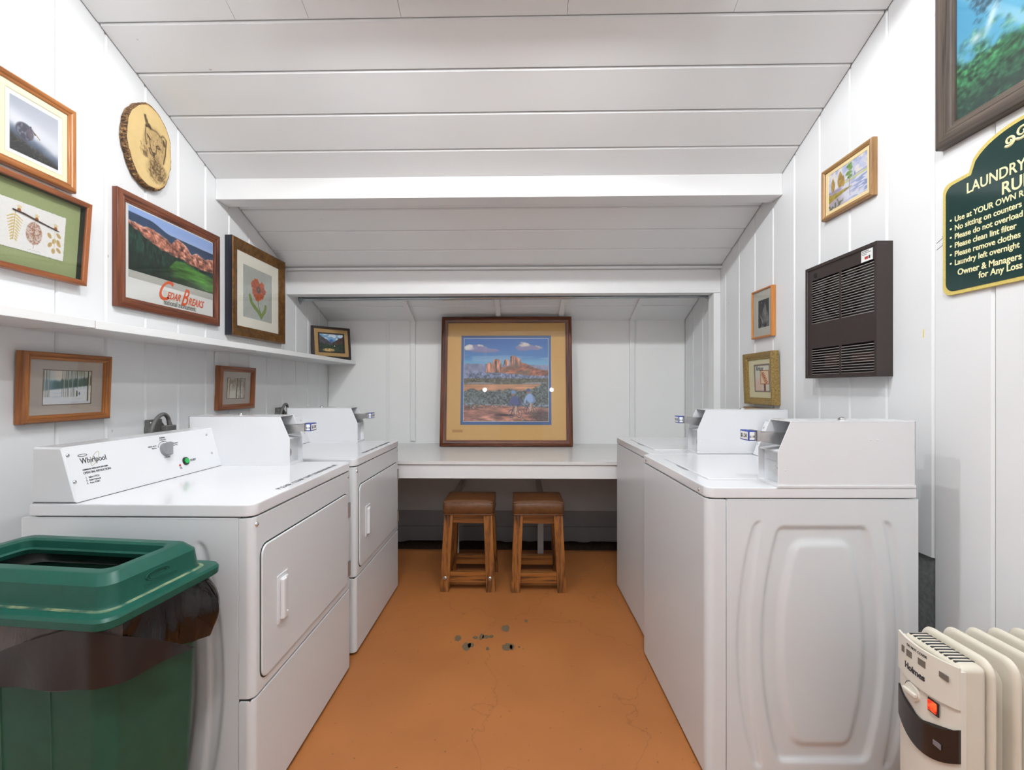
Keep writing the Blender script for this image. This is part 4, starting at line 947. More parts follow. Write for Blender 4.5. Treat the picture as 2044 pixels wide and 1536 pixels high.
def a_desert(u, v):
    n = fbm(u * 7, v * 9, 5, 3); img = base(u, C(78, 132, 194)); img = mixc(img, C(58, 106, 178), ss(0.8, 1.0, v)); img = mixc(img, C(116, 178, 216), ss(0.80, 0.68, v))
    cl = fbm(u * 6.5 + 1.7, v * 9, 5, 21)
    def cloud(cx, cy, rx, ry): return np.exp(-((u - cx) / rx) ** 2 - ((v - cy) / ry) ** 2)
    den = cloud(.16, .885, .17, .055) + cloud(.33, .85, .16, .03) + cloud(.70, .90, .14, .06) + cloud(.86, .88, .13, .035) + .7 * cloud(.95, .81, .12, .02)
    k = ss(0.42, 0.62, den * .8 + (cl - .5) * .9); img = mixc(img, C(140, 138, 178), k); hi = ss(0.0, 0.05, v - .86 - .02 * np.sin(u * 11) + .10 * (cl - .5)); img = mixc(img, C(222, 212, 204), k * hi * ss(0.45, 0.62, fbm(u * 11, v * 14, 4, 8)) ); img = mixc(img, C(238, 232, 224), k * hi * ss(0.6, 0.72, cl))
    img = mixc(img, C(104, 102, 152), k * ss(0.86, 0.80, v) * .7); img = mixc(img, C(150, 184, 216), ss(0.5, 0.65, fbm(u * 4, v * 26, 3, 8)) * ss(0.06, 0.02, np.abs(v - 0.755)) * 0.6)
    mes = 0.695 - 0.02 * u; m = ss(0.006, -0.006, v - mes); img = mixc(img, base(u, C(140, 146, 180)) * (0.7 + 0.5 * fbm(u * 26, v * 22, 3, 5)[..., None]), m)
    hill = 0.56 + 0.17 * np.exp(-((u - 0.66) / 0.20) ** 2) + 0.10 * np.exp(-((u - 0.36) / 0.12) ** 2) - 0.02 + 0.06 * ss(0.7, 1, u) + 0.012 * (fbm(u * 20, u * 0, 3, 2) - 0.5); h = ss(0.008, -0.008, v - hill)
    hn = fbm(u * 18 - v * 20, v * 26 + u * 8, 4, 17); hc = base(u, C(168, 96, 66)) * (0.25 + 1.4 * hn[..., None]); hc = mixc(hc, C(110, 92, 68), ss(0.5, 0.65, fbm(u * 7, v * 12, 3, 30)) * 0.7); img = img * (1 - h[..., None]) + hc * h[..., None]
    sn = fbm(u * 50, v * 9, 3, 41)
    for pts in ([(0.26, 0.585), (0.275, 0.70), (0.315, 0.71), (0.33, 0.68), (0.35, 0.74), (0.39, 0.755), (0.435, 0.73), (0.445, 0.62)], [(0.47, 0.69), (0.48, 0.735), (0.50, 0.75), (0.53, 0.73), (0.535, 0.69)], [(0.545, 0.69), (0.55, 0.78), (0.585, 0.795), (0.64, 0.765), (0.67, 0.745), (0.68, 0.70)]):
        xs = [p[0] for p in pts]; yt = np.interp(u, xs, [p[1] for p in pts]); yb = min(p[1] for p in pts) - 0.005
        m = ss(xs[0] - .004, xs[0] + .004, u) * ss(xs[-1] + .004, xs[-1] - .004, u) * ss(0.005, -0.005, v - yt) * ss(yb - .03, yb, v)
        img = mixc(img, base(u, C(196, 134, 108)) * (0.1 + 1.6 * sn[..., None]), m)
    p1 = ss(0.01, -0.01, v - 0.565 - 0.02 * np.sin(u * 5)); dn = fbm(u * 60, v * 70, 3, 9); img = mixc(img, base(u, C(116, 126, 160)) * (0.25 + 1.4 * dn[..., None]), p1); p2 = ss(0.01, -0.01, v - 0.515); img = mixc(img, base(u, C(92, 88, 70)) * (0.25 + 1.4 * dn[..., None]), p2)
    p3 = ss(0.01, -0.01, v - 0.455 - 0.01 * np.sin(u * 9)); img = mixc(img, C(176, 172, 186), p3 * ss(0.44, 0.46, v)); img = mixc(img, base(u, C(206, 146, 104)) * (0.75 + 0.45 * fbm(u * 6, v * 50, 3, 12)[..., None]), ss(0.006, -0.006, v - 0.442))
    bt = 0.355 + 0.05 * (fbm(u * 6, u * 0, 3, 44) - 0.4) + 0.10 * ss(0.75, 1.0, u) + 0.03 * np.exp(-((u - 0.08) / 0.1) ** 2); b = ss(0.012, -0.012, v - bt + 0.03 * (dn - 0.5)); bc = base(u, C(88, 98, 98)) * (0.1 + 1.7 * dn[..., None]); bc = mixc(bc, C(150, 160, 160), ss(0.16, 0.0, np.hypot(u - 0.1, v - 0.24)) * 0.45); img = img * (1 - b[..., None]) + bc * b[..., None]
    img = mixc(img, C(150, 168, 200), ss(0.02, 0.0, np.abs(v - 0.195 - 0.01 * np.sin(u * 12))) * ss(0.4, 0.6, dn) * 0.9)
    rd = ss(0.01, -0.01, v - 0.175 - 0.02 * np.sin(u * 3 + 1)); rn = fbm(u * 9 + v * 12, v * 42, 4, 50); rc = base(u, C(186, 128, 112)) * (0.35 + 1.15 * rn[..., None]); rc = mixc(rc, C(88, 92, 84), ss(0.5, 0.66, fbm(u * 24, v * 24, 3, 61)) * ss(0.06, 0.12, np.abs(v - 0.06 - 0.08 * u)) * 0.85); rc = mixc(rc, C(226, 214, 212), ss(0.66, 0.74, fbm(u * 70, v * 60, 2, 71)) * ss(0.05, 0.09, np.abs(v - 0.06 - 0.08 * u)) * 0.6)
    img = img * (1 - rd[..., None]) + rc * rd[..., None]; img = mixc(img, C(70, 62, 66), ss(0.18, 0.05, np.hypot((u - 0.92) * 0.9, (v - 0.07) * 1.6)) * (0.5 + 0.5 * dn))
    img = blob(img, u, v, 0.47, 0.075, 0.11, 0.014, C(70, 52, 60), 0.3)
    def rider(x, y, s, jc, hc):
        nonlocal img
        for dx in (-0.035, 0.055):
            d = np.abs(np.hypot((u - x - dx * s) / 0.72, v - y - 0.045 * s) - 0.045 * s); img = mixc(img, C(40, 40, 52), ss(0.006, 0.002, d)); img = mixc(img, C(210, 214, 224), ss(0.003, 0.0, np.abs(d - 0.007)) * 0.6)
        img = stroke(img, u, v, [(x - .035 * s, y + .045 * s), (x - .01 * s, y + .125 * s), (x + .03 * s, y + .12 * s), (x + .055 * s, y + .045 * s)], 0.005, C(60, 66, 100))
        img = stroke(img, u, v, [(x + .02 * s, y + .13 * s), (x + .012 * s, y + .05 * s)], 0.011 * s, C(206, 176, 156)); img = stroke(img, u, v, [(x + .035 * s, y + .14 * s), (x + .05 * s, y + .06 * s)], 0.010 * s, C(150, 116, 104))
        img = blob(img, u, v, x + .01 * s, y + .20 * s, .047 * s, .062 * s, jc, 0.2, 1, 0.25); img = stroke(img, u, v, [(x - .03 * s, y + .22 * s), (x - .055 * s, y + .17 * s), (x - .055 * s, y + .145 * s)], 0.013 * s, jc); img = stroke(img, u, v, [(x + .05 * s, y + .22 * s), (x + .07 * s, y + .17 * s), (x + .04 * s, y + .14 * s)], 0.012 * s, jc * 0.8)
        img = blob(img, u, v, x - .012 * s, y + .285 * s, .021 * s, .026 * s, C(150, 106, 92)); img = blob(img, u, v, x - .012 * s, y + .303 * s, .026 * s, .022 * s, hc)
    rider(0.60, 0.045, 1.0, C(74, 84, 138), C(110, 150, 200)); rider(0.775, 0.085, 0.95, C(150, 180, 226), C(62, 90, 140))
    return img
def a_canyon(u, v):
    n = fbm(u * 10, v * 10, 5, 2); img = base(u, C(120, 168, 206)); img = mixc(img, C(216, 224, 230), ss(0.5, 0.65, fbm(u * 4, v * 8, 3, 5)))
    l = 0.95 - 0.85 * u + 0.12 * (n - 0.5); m = ss(0.02, -0.02, v - l); img = mixc(img, base(u, C(78, 76, 84)) * (0.5 + 0.9 * n[..., None]), m); r = 0.55 + 0.75 * (u - 0.55) + 0.2 * (n - 0.5); m2 = ss(0.02, -0.02, v - np.minimum(r, 0.88)) * ss(0.5, 0.58, u); img = mixc(img, base(u, C(82, 60, 54)) * (0.5 + 0.9 * n[..., None]), m2)
    img = mixc(img, C(70, 100, 160), ss(0.12, 0.04, np.hypot(u - 0.5, v - 0.62))); lo = ss(0.05, -0.05, v - 0.38 - 0.2 * np.abs(u - 0.5)); img = mixc(img, base(u, C(42, 62, 44)) * (0.5 + 0.9 * fbm(u * 24, v * 24, 3, 9)[..., None]), lo)
    img = blob(img, u, v, 0.38, 0.10, 0.24, 0.09, C(216, 180, 112), 0.3); img = blob(img, u, v, 0.62, 0.33, 0.022, 0.03, C(232, 232, 232)); img = mixc(img, C(90, 66, 40), lo * ss(0.6, 0.7, fbm(u * 30, v * 30, 2, 14)) * ss(0.25, 0.1, v))
    return img

def art_plane(name, fn, x0, y0, x1, y1, z, nu, nv, parent, mat=None, inv=False):
    U, V = np.meshgrid(np.linspace(0, 1, nu + 1), np.linspace(0, 1, nv + 1))
    img = lin(fn(U, V)) * 0.86
    mb = MB(); mb.grid(lambda a, b: Vector((x0 + (x1 - x0) * a, y0 + (y1 - y0) * b, z)), nu, nv)
    o = mb.build(name, mat or M_art, parent, smooth=0, recalc=False)
    at = o.data.color_attributes.new('Col', 'FLOAT_COLOR', 'POINT')
    at.data.foreach_set('color', np.concatenate([img.reshape(-1, 3), np.ones((img.shape[0] * img.shape[1], 1))], 1).ravel())
    return o
def rect_frame(name, w, h, prof, mats, parent, y0=0.0, label=None):
    """mitred moulding round a w x h picture; prof = (inset, height) from the outer back edge inward. origin at bottom centre."""
    mb = MB()
    lps = [[Vector((-w / 2 + i, y0 + i, z)), Vector((w / 2 - i, y0 + i, z)), Vector((w / 2 - i, y0 + h - i, z)), Vector((-w / 2 + i, y0 + h - i, z))] for i, z in prof]
    mb.loops(lps, False, mifn=(lambda i: i % 2) if len(mats) > 1 else None)
    return mb.build(name, mats, parent, smooth=40, label=label)
def moulding(fw, fd, kind):
    lip = fd - 0.010
    if kind == 'flat': return [(0, 0), (0, fd - .002), (.002, fd), (fw - .003, fd), (fw - .001, fd - .002), (fw, lip - .006), (fw, 0.002), (0, 0)]
    if kind == 'step': return [(0, 0), (0, fd * .8), (.002, fd * .9), (fw * .2, fd), (fw * .5, fd), (fw * .56, fd - .003), (fw * .62, fd - .0035), (fw * .66, fd - .002), (fw * .82, fd - .004), (fw * .86, fd - .008), (fw - .001, fd - .009), (fw, lip - .006), (fw, 0.002), (0, 0)]
    if kind == 'round': return [(0, 0), (0, fd * .6), (fw * .06, fd * .82), (fw * .2, fd * .97), (fw * .36, fd), (fw * .55, fd * .95), (fw * .66, fd * .84), (fw * .70, fd * .80), (fw * .80, fd * .82), (fw * .92, fd * .76), (fw, fd * .62), (fw, 0.002), (0, 0)]
    if kind == 'scoop': return [(0, 0), (0, fd * .9), (fw * .05, fd), (fw * .28, fd), (fw * .5, fd * .9), (fw * .78, fd * .72), (fw * .82, fd * .74), (fw * .95, fd * .72), (fw, fd * .66), (fw, 0.002), (0, 0)]
def picture(name, label, cat, B, loc, w, h, fw, fd, kind, mats, lean=0.0, mat_col=None, art=None, glass=True, group=None, mat_z=None, extra=None, yaw=None, rot=None, side=None):
    e = empty(name, loc, None, label, cat, group)
    M = basis(*B).to_3x3() if rot is None else rot
    M = M @ Matrix.Rotation(lean, 3, 'X')
    e.rotation_euler = M.to_euler()
    rect_frame('frame', w, h, moulding(fw, fd, kind), mats, e)
    mb = MB(); mb.box((-w / 2 + .003, .003, 0.0008), (w / 2 - .003, h - .003, 0.004)); mb.build('backing', M_cardboard, e)
    zb = mat_z if mat_z is not None else fd * 0.5
    if mat_col is not None:
        ax0, ay0, ax1, ay1 = art[0]
        lp = lambda x0, y0, x1, y1, z: [Vector((x0, y0, z)), Vector((x1, y0, z)), Vector((x1, y1, z)), Vector((x0, y1, z))]
        x0, y0, x1, y1 = ax0 - w / 2, ay0, ax1 - w / 2, ay1
        mb = MB(); c = fw * 0.6
        mb.loops([lp(-w / 2 + c, c, w / 2 - c, h - c, zb - .002), lp(-w / 2 + c, c, w / 2 - c, h - c, zb), lp(x0 - .0015, y0 - .0015, x1 + .0015, y1 + .0015, zb), lp(x0, y0, x1, y1, zb - .0016)], False)
        mb.build('mat_board', mat_col, e, smooth=0)
    if art is not None:
        (ax0, ay0, ax1, ay1), fn, nu, nv, am = art
        art_plane('print', fn, ax0 - w / 2, ay0, ax1 - w / 2, ay1, zb - 0.0016 if mat_col is not None else zb, nu, nv, e, am)
    if glass:
        mb = MB(); mb.box((-w / 2 + fw * .8, fw * .8, zb + .0022), (w / 2 - fw * .8, h - fw * .8, zb + .0036)); mb.build('glass', M_glass, e, smooth=0)
    return e
M_cardboard = plain('brown_backing', (0.25, 0.18, 0.11, 1), 0.8)
def matc(name, r, g, b): return plain(name, srgb(r, g, b), 0.75, 0, 0.3, 0.02, 90)
def onleft(y, z, x=0.0015): return (XL + x, y, z)
def onright(y, z, x=0.0015): return (XR - x, y, z)
P_LEFT = 'framed pictures on the left wall'; P_RIGHT = 'framed pictures on the right wall'

# left wall
e = picture('framed_print', 'framed print of a hunched heron in mist, cream mat, honey oak frame', 'picture', LEFT_B, onleft(1.510, 1.961), 0.272, 0.302, 0.028, 0.024, 'round', F_oak, 0, matc('cream_mat', 232, 224, 190), ((0.048, 0.048, 0.226, 0.250), lambda u, v: base(u, C(238, 238, 242)), 4, 4, None), True, P_LEFT)
art_plane('heron_print', a_heron, 0.0595 - 0.136, 0.0595, 0.2125 - 0.136, 0.236, 0.0112, 110, 120, e)
rect_frame('mat_line', 0.184, 0.208, [(0, 0.0123), (0.0008, 0.0123)], [matc('grey_line', 176, 168, 150)], e, 0.045)
e = picture('framed_pressed_leaves', 'shadow box of three pressed leaves on white paper, green ground', 'picture', LEFT_B, onleft(1.491, 1.629), 0.362, 0.305, 0.0195, 0.034, 'flat', F_redoak, math.radians(4.2), None, None, True, P_LEFT, 0.026)
gm = plain('sage_green_cloth', srgb(140, 150, 106), 0.85, 0, 0.2, 0.06, 200, 0.1)
mb = MB(); mb.box((-0.168, 0.012, 0.006), (0.168, 0.292, 0.009)); mb.build('green_backing', gm, e)
mb = MB()
for lo, hi in (((-0.165, 0.016, 0.009), (-0.160, 0.289, 0.026)), ((0.160, 0.016, 0.009), (0.165, 0.289, 0.026)), ((-0.165, 0.285, 0.009), (0.165, 0.289, 0.026)), ((-0.165, 0.016, 0.009), (0.165, 0.020, 0.026))): mb.box(lo, hi)
mb.build('spacer', M_black, e)
pa = art_plane('leaf_paper', a_leaves, -0.102, 0.072, 0.108, 0.226, 0.0105, 150, 110, e)
r3 = random.Random(1)
for i, vv in enumerate(pa.data.vertices):
    a, b = i % 151, i // 151
    if a in (0, 150): vv.co.x += r3.uniform(-.0012, .0012)
    if b in (0, 110): vv.co.y += r3.uniform(-.0012, .0012)
mb = MB(); mb.tube([(-0.062, 0.195, 0.0125), (-0.03, 0.192, 0.0128), (0.02, 0.182, 0.0128), (0.085, 0.171, 0.0125)], [0.0022, 0.0026, 0.0022, 0.0015], 8); mb.build('twig', plain('dark_twig', (0.07, 0.04, 0.03, 1), 0.7), e)

w, h = 0.628, 0.486
e = picture('framed_poster', 'Cedar Breaks poster of red cliffs and green meadow, walnut frame', 'picture', LEFT_B, onleft(2.127, 1.579), w, h, 0.045, 0.026, 'step', F_walnut, 0, None, ((0.045, 0.045, 0.583, 0.441), lambda u, v: base(u, C(224, 224, 220)), 4, 4, None), True, P_LEFT, 0.013)
art_plane('landscape_photo', a_cedar, 0.061 - w / 2, 0.166, 0.594 - w / 2 - .010, 0.435, 0.0135, 200, 150, e)
mb = MB(); mb.box((0.061 - w / 2, 0.134, 0.013), (0.584 - w / 2, 0.166, 0.0134)); mb.build('grey_band', matc('grey_band_ink', 168, 168, 160), e)
mb = MB(); mb.box((0.245 - w / 2, 0.052, 0.013), (0.462 - w / 2, 0.118, 0.0132)); mb.build('tan_box', matc('pale_grey_ink', 196, 196, 188), e)
M_orange_ink = plain('orange_ink', srgb(206, 84, 40), 0.6)
def ptx(b, x, y, s, m, **k): return text(b, s, m, e, basis((1, 0, 0), (0, 1, 0), (0, 0, 1), (x - w / 2, y, 0.0137)), **k)
t0 = ptx('C', 0.205, 0.072, 0.135, M_orange_ink, shear=0.6, xs=0.75, bold=0.001, name='title_lettering')
t1 = ptx('EDAR', 0.267, 0.083, 0.046, M_orange_ink, shear=0.45, xs=0.72, bold=0.0008); t2 = ptx('B', 0.352, 0.068, 0.120, M_orange_ink, shear=0.6, xs=0.62, bold=0.001); t3 = ptx('REAKS', 0.403, 0.078, 0.050, M_orange_ink, shear=0.45, xs=0.72, bold=0.0008)
merge_into(t0, [t1, t2, t3])
ptx('national monument', 0.250, 0.052, 0.036, plain('dark_grey_ink', srgb(70, 70, 66), 0.6), xs=0.72, name='subtitle_lettering')

mf = matc('ivory_mat', 224, 220, 206)
e = picture('framed_print', 'framed orange poppy print in a deep burnished gold frame', 'picture', LEFT_B, onleft(2.800, 1.543), 0.570, 0.560, 0.062, 0.045, 'scoop', F_gold, 0, mf, ((0.124, 0.122, 0.434, 0.430), a_poppy, 120, 130, None), True, P_LEFT, 0.028)
for x in (-0.2855, 0.2835):
    mb = MB(); mb.box((x, 0.0, 0.001), (x + 0.002, 0.56, 0.041)); mb.build('frame_side', M_navy, e)
bd = MB(); nb = 62
for i in range(nb):
    t = (i + .5) / nb
    for x in (-0.2265, 0.2265): bd.dome((x, 0.06 + 0.44 * t, 0.031), (0, 0, 1), 0.0028, 0.0025, 6, 2)
    for y in (0.0585, 0.5015): bd.dome((-0.225 + 0.45 * t, y, 0.031), (0, 0, 1), 0.0028, 0.0025, 6, 2)
bd.build('bead_trim', F_gold[0], e)

tm = matc('taupe_mat', 170, 160, 150); dl = matc('brown_bevel', 112, 92, 80)
e = picture('framed_watercolor', 'framed snowy forest watercolor with two skiers, oak frame, under the shelf', 'picture', LEFT_B, onleft(1.615, 1.127), 0.322, 0.244, 0.027, 0.030, 'step', F_oak, math.radians(2.2), tm, ((0.075, 0.062, 0.249, 0.182), a_winter, 140, 90, None), True, P_LEFT, 0.014)
rect_frame('inner_mat', 0.179, 0.125, [(0, 0.0142), (0.0028, 0.0142)], [dl], e, 0.0595).location.x = 0.001
e = picture('framed_watercolor', 'small square framed birch trunk print in oak frame under the shelf', 'picture', LEFT_B, onleft(2.590, 1.123), 0.326, 0.244, 0.030, 0.032, 'step', F_redoak, math.radians(2.2), tm, ((0.078, 0.063, 0.244, 0.178), a_birch, 70, 60, None), True, P_LEFT, 0.014)
rect_frame('inner_mat', 0.170, 0.119, [(0, 0.0142), (0.0028, 0.0142)], [dl], e, 0.061).location.x = -0.002

# log slice with burnt drawing
e = empty('wood_slice_plaque', (XL + 0.001, 1.968, 2.128), basis(*LEFT_B).to_3x3().to_euler(), 'round bark edged wood slice with a burnt drawing of a lioness', 'plaque')
NA, NR = 120, 46; rl = random.Random(6); ph = [rl.uniform(0, 6.28) for _ in range(5)]
def slice_r(a, j=0.0):
    c, s = math.cos(a), math.sin(a); r = 1 / math.hypot(c / 0.123, s / 0.176)
    return r * (1 + 0.025 * math.sin(2 * a + ph[0]) + 0.02 * math.sin(3 * a + ph[1]) + 0.012 * math.sin(7 * a + ph[2]) + 0.006 * math.sin(19 * a + ph[3])) + j
ctr = (0.0, 0.178)
mb = MB(); pts = []
rows = []
for k in range(NR + 1):
    rows.append([mb.bm.verts.new(Vector((ctr[0] + slice_r(2 * math.pi * i / NA) * .975 * max(k, .02) / NR * math.cos(2 * math.pi * i / NA), ctr[1] + slice_r(2 * math.pi * i / NA) * .975 * max(k, .02) / NR * math.sin(2 * math.pi * i / NA), 0.0305))) for i in range(NA)])
for a, b in zip(rows, rows[1:]):
    for i in range(NA): mb.bm.faces.new((a[i], a[(i + 1) % NA], b[(i + 1) % NA], b[i]))
fc = mb.build('drawing_face', M_art, e, smooth=0, recalc=False)
xy = np.array([(v.co.x - ctr[0], v.co.y - ctr[1]) for v in fc.data.vertices]) / 0.36
img = lin(a_lion(xy[None, :, 0], xy[None, :, 1])[0]) * 0.86
at = fc.data.color_attributes.new('Col', 'FLOAT_COLOR', 'POINT'); at.data.foreach_set('color', np.concatenate([img, np.ones((len(img), 1))], 1).ravel())
def ring(z, f, jit): return [Vector((ctr[0] + (slice_r(2 * math.pi * i / NA) * f + rl.uniform(-jit, jit)) * math.cos(2 * math.pi * i / NA), ctr[1] + (slice_r(2 * math.pi * i / NA) * f + rl.uniform(-jit, jit)) * math.sin(2 * math.pi * i / NA), z)) for i in range(NA)]
mb = MB(); mb.loops([ring(0.0, .99, .001), ring(0.006, 1.015, .003), ring(0.012, 1.02, .0035), ring(0.018, 1.02, .0035), ring(0.024, 1.018, .003), ring(0.029, 1.0, .002), ring(0.0308, .985, .001), ring(0.0306, .972, .0005)], False)
bk, nt, N, L, bs = node_mat('tree_bark')
L.new(ramp(nt, noise(nt, coords(nt, (1, 1, 0.35)), 130, 4, 1.0), [(0.36, srgb(48, 34, 26)), (0.52, srgb(112, 82, 52)), (0.62, srgb(150, 112, 66)), (0.72, srgb(196, 176, 140))]), bs.inputs['Base Color']); bs.inputs['Roughness'].default_value = 0.85
mb.build('bark_edge', bk, e, smooth=25)

# small painting standing diagonally in the corner of the shelf
rz = Matrix(((0.72, 0.0, 0.694), (0.694, 0.0, -0.72), (0.0, 1.0, 0.0)))
lm = plain('tan_linen', srgb(172, 140, 96), 0.9, 0, 0.2, 0.08, 160, 0.1)
e = picture('framed_painting', 'small canyon painting in a dark frame standing in the shelf corner', 'picture', None, (-1.538, 3.655, 1.4730), 0.312, 0.262, 0.022, 0.030, 'flat', F_black, math.radians(-7), None, None, False, P_LEFT, rot=rz)
rect_frame('linen_liner', 0.27, 0.22, [(0, 0.018), (0, 0.0285), (0.030, 0.0255), (0.030, 0.018)], [lm], e, 0.021)
rect_frame('inner_frame', 0.212, 0.162, [(0, 0.018), (0, 0.028), (0.009, 0.027), (0.010, 0.018)], [F_black[0]], e, 0.05)
art_plane('canvas', a_canyon, -0.097, 0.059, 0.097, 0.203, 0.0215, 90, 70, e, M_canvas)

# right wall
e = picture('framed_print', 'framed river landscape print with poplars above the wall heater', 'picture', RIGHT_B, onright(1.945, 1.997), 0.298, 0.226, 0.019, 0.024, 'round', F_tan, 0, matc('cream_liner', 226, 206, 158), ((0.036, 0.034, 0.262, 0.192), a_river, 130, 95, None), False, P_RIGHT, 0.013)
e = picture('framed_photograph', 'black and white rock spire photograph in orange wood frame', 'picture', RIGHT_B, onright(2.610, 1.530), 0.215, 0.276, 0.010, 0.024, 'flat', F_orange, 0, matc('grey_mat', 178, 176, 166), ((0.060, 0.058, 0.175, 0.214), a_spire, 60, 80, None), True, P_RIGHT, 0.015)
bm_ = matc('beige_mat', 196, 188, 154)
e = picture('framed_print', 'framed fern motif print in thick speckled gold frame, above the washers', 'picture', RIGHT_B, onright(2.612, 1.152), 0.312, 0.294, 0.038, 0.042, 'scoop', F_agold, math.radians(2.0), bm_, ((0.103, 0.076, 0.275 - .018, 0.222), a_fern, 70, 70, None), False, P_RIGHT, 0.024)
rect_frame('inner_mat', 0.166, 0.158, [(0, 0.0245), (0.008, 0.0245), (0.008, 0.0225)], [matc('mauve_mat', 128, 112, 104)], e, 0.070).location.x = 0.024
text('Relaxe', 0.036, M_ink, e, basis((1, 0, 0), (0, 1, 0), (0, 0, 1), (0.115 - .156, 0.192, 0.0228)), shear=0.3, xs=0.8, name='art_lettering')
e = picture('framed_photograph', 'large forest sunbeam photograph in a wide dark frame at upper right', 'picture', RIGHT_B, onright(1.150, 2.022), 0.740, 0.590, 0.062, 0.030, 'step', F_dark, 0, None, ((0.060, 0.050, 0.680, 0.535), a_forest, 190, 160, None), True, P_RIGHT, 0.014)
e = picture('framed_print', 'gold edged frame top just showing behind the far washer coin box', 'picture', RIGHT_B, onright(2.668, 0.900), 0.300, 0.232, 0.022, 0.022, 'flat', F_tan, 0, None, None, False, P_RIGHT)

# big painting leaning on the counter
w, h = 1.072, 1.066; th = math.radians(-6.0)
e = picture('framed_painting', 'large framed desert painting with two cyclists leaning on the counter', 'picture', BACK_B, (-0.121, 3.679, 0.7688), w, h, 0.052, 0.034, 'step', F_mahog, th, matc('tan_mat', 206, 164, 102), ((0.164, 0.174, 0.902, 0.908), lambda u, v: base(u, C(60, 96, 150)), 4, 4, None), True, None, 0.017)
art_plane('painting_print', a_desert, 0.189 - w / 2, 0.203, 0.878 - w / 2, 0.884, 0.0158, 210, 210, e)
rect_frame('inner_mat_edge', 0.695, 0.687, [(0, 0.0158), (0.0025, 0.0162)], [M_paper], e, 0.200).location.x = -0.0025
mb = MB(); mb.box((0.098 - w / 2, 0.112, 0.0168), (0.185 - w / 2, 0.136, 0.0176), 0.0003); mb.build('embossed_seal', matc('tan_emboss', 186, 142, 84), e)
et = matc('brown_emboss_ink', 150, 108, 60)
t1 = text('ARIZONA', 0.021, et, e, basis((1, 0, 0), (0, 1, 0), (0, 0, 1), (0.1415 - w / 2, 0.1165, 0.0177)), 'CENTER', name='seal_lettering', xs=0.85)

# rules sign
e = empty('rules_sign', (XR - 0.0005, 1.255, 1.543), basis(*RIGHT_B).to_3x3().to_euler(), 'dark green laundry room rules sign with arched top and gold edge', 'sign')
def sign_outline(i):
    hw = 0.257 - i; r = 0.028; pts = []
    for cx, cy, a0 in ((hw - r, i + r, 270), ):
        pass
    y0 = i; ys = 0.362 - i; ya = 0.452 - i
    for t in range(7): a = math.radians(180 + 15 * t); pts.append((-hw + r + r * math.cos(a), y0 + r + r * math.sin(a)))
    for t in range(7): a = math.radians(270 + 15 * t); pts.append((hw - r + r * math.cos(a), y0 + r + r * math.sin(a)))
    for t in range(7): a = math.radians(0 + 15 * t); pts.append((hw - r + r * math.cos(a), ys - r + r * math.sin(a)))
    for t in range(25):
        k = -1 + 2 * t / 24; x = -k * (0.172 - i * 0.8); pts.append((x, ys + (ya - ys) * math.sqrt(max(0, 1 - abs(k) ** 2.2)) * 0.96 + (ya - ys) * .04))
    for t in range(7): a = math.radians(90 + 15 * t); pts.append((-hw + r + r * math.cos(a), ys - r + r * math.sin(a)))
    return pts
M_sgold = plain('sign_gold', srgb(206, 186, 104), 0.35, 0, 0.5, 0.1, 160); M_sgreen = plain('sign_green', srgb(22, 52, 48), 0.12, 0, 0.5, 0.03); M_cream = plain('cream_lettering', srgb(240, 232, 180), 0.4)
mb = MB(); mb.prism(sign_outline(0.0), lambda p, t: Vector((p[0], p[1], t)), 0.0, 0.010, 0.001, 1); mb.build('gold_border', M_sgold, e)
mb = MB(); mb.prism(sign_outline(0.0115), lambda p, t: Vector((p[0], p[1], t)), 0.009, 0.0112, 0.0003, 1); mb.build('green_face', M_sgreen, e)
def stx(b, y, z, s, **k): return text(b, s, M_cream, e, basis((1, 0, 0), (0, 1, 0), (0, 0, 1), (1.255 - y, z - 1.543, 0.0114)), **k)
t0 = stx('LAUNDRY ROOM', 1.432, 1.8455, 0.045, bold=0.0006, xs=0.80, name='sign_lettering'); oth = [stx('RULES', 1.330, 1.7985, 0.050, bold=0.0008, xs=0.86)]
for i, b in enumerate(('Use at YOUR OWN RISK', 'No sitting on counters', 'Please do not overload', 'Please clean lint filter', 'Please remove clothes', 'Laundry left overnight')):
    z = 1.7725 - 0.0275 * i; oth += [stx('\u2022', 1.487, z, 0.026), stx(b, 1.470, z, 0.0245, bold=0.0004, xs=0.86)]
oth += [stx('Owner & Managers', 1.460, 1.6015, 0.027, bold=0.0005, xs=0.86), stx('for Any Loss', 1.394, 1.5765, 0.027, bold=0.0005, xs=0.86)]
merge_into(t0, oth)
mb = MB()
for cx, cy, R, s in ((-0.052, 0.399, 0.015, 1), (-0.020, 0.409, 0.020, 1)):
    mb.tube([(cx + s * (R * (1 - .8 * k / 30)) * math.cos(-2.3 + k * .31), cy + (R * (1 - .8 * k / 30)) * math.sin(-2.3 + k * .31), 0.0115) for k in range(31)], [0.0042 - 0.0024 * k / 30 for k in range(31)], 6)
for cx, cy, R, s in ((0.052, 0.399, 0.015, -1), (0.020, 0.409, 0.020, -1)):
    mb.tube([(cx + s * (R * (1 - .8 * k / 30)) * math.cos(-2.3 + k * .31), cy + (R * (1 - .8 * k / 30)) * math.sin(-2.3 + k * .31), 0.0115) for k in range(31)], [0.0042 - 0.0024 * k / 30 for k in range(31)], 6)
mb.build('scroll_ornament', M_cream, e)

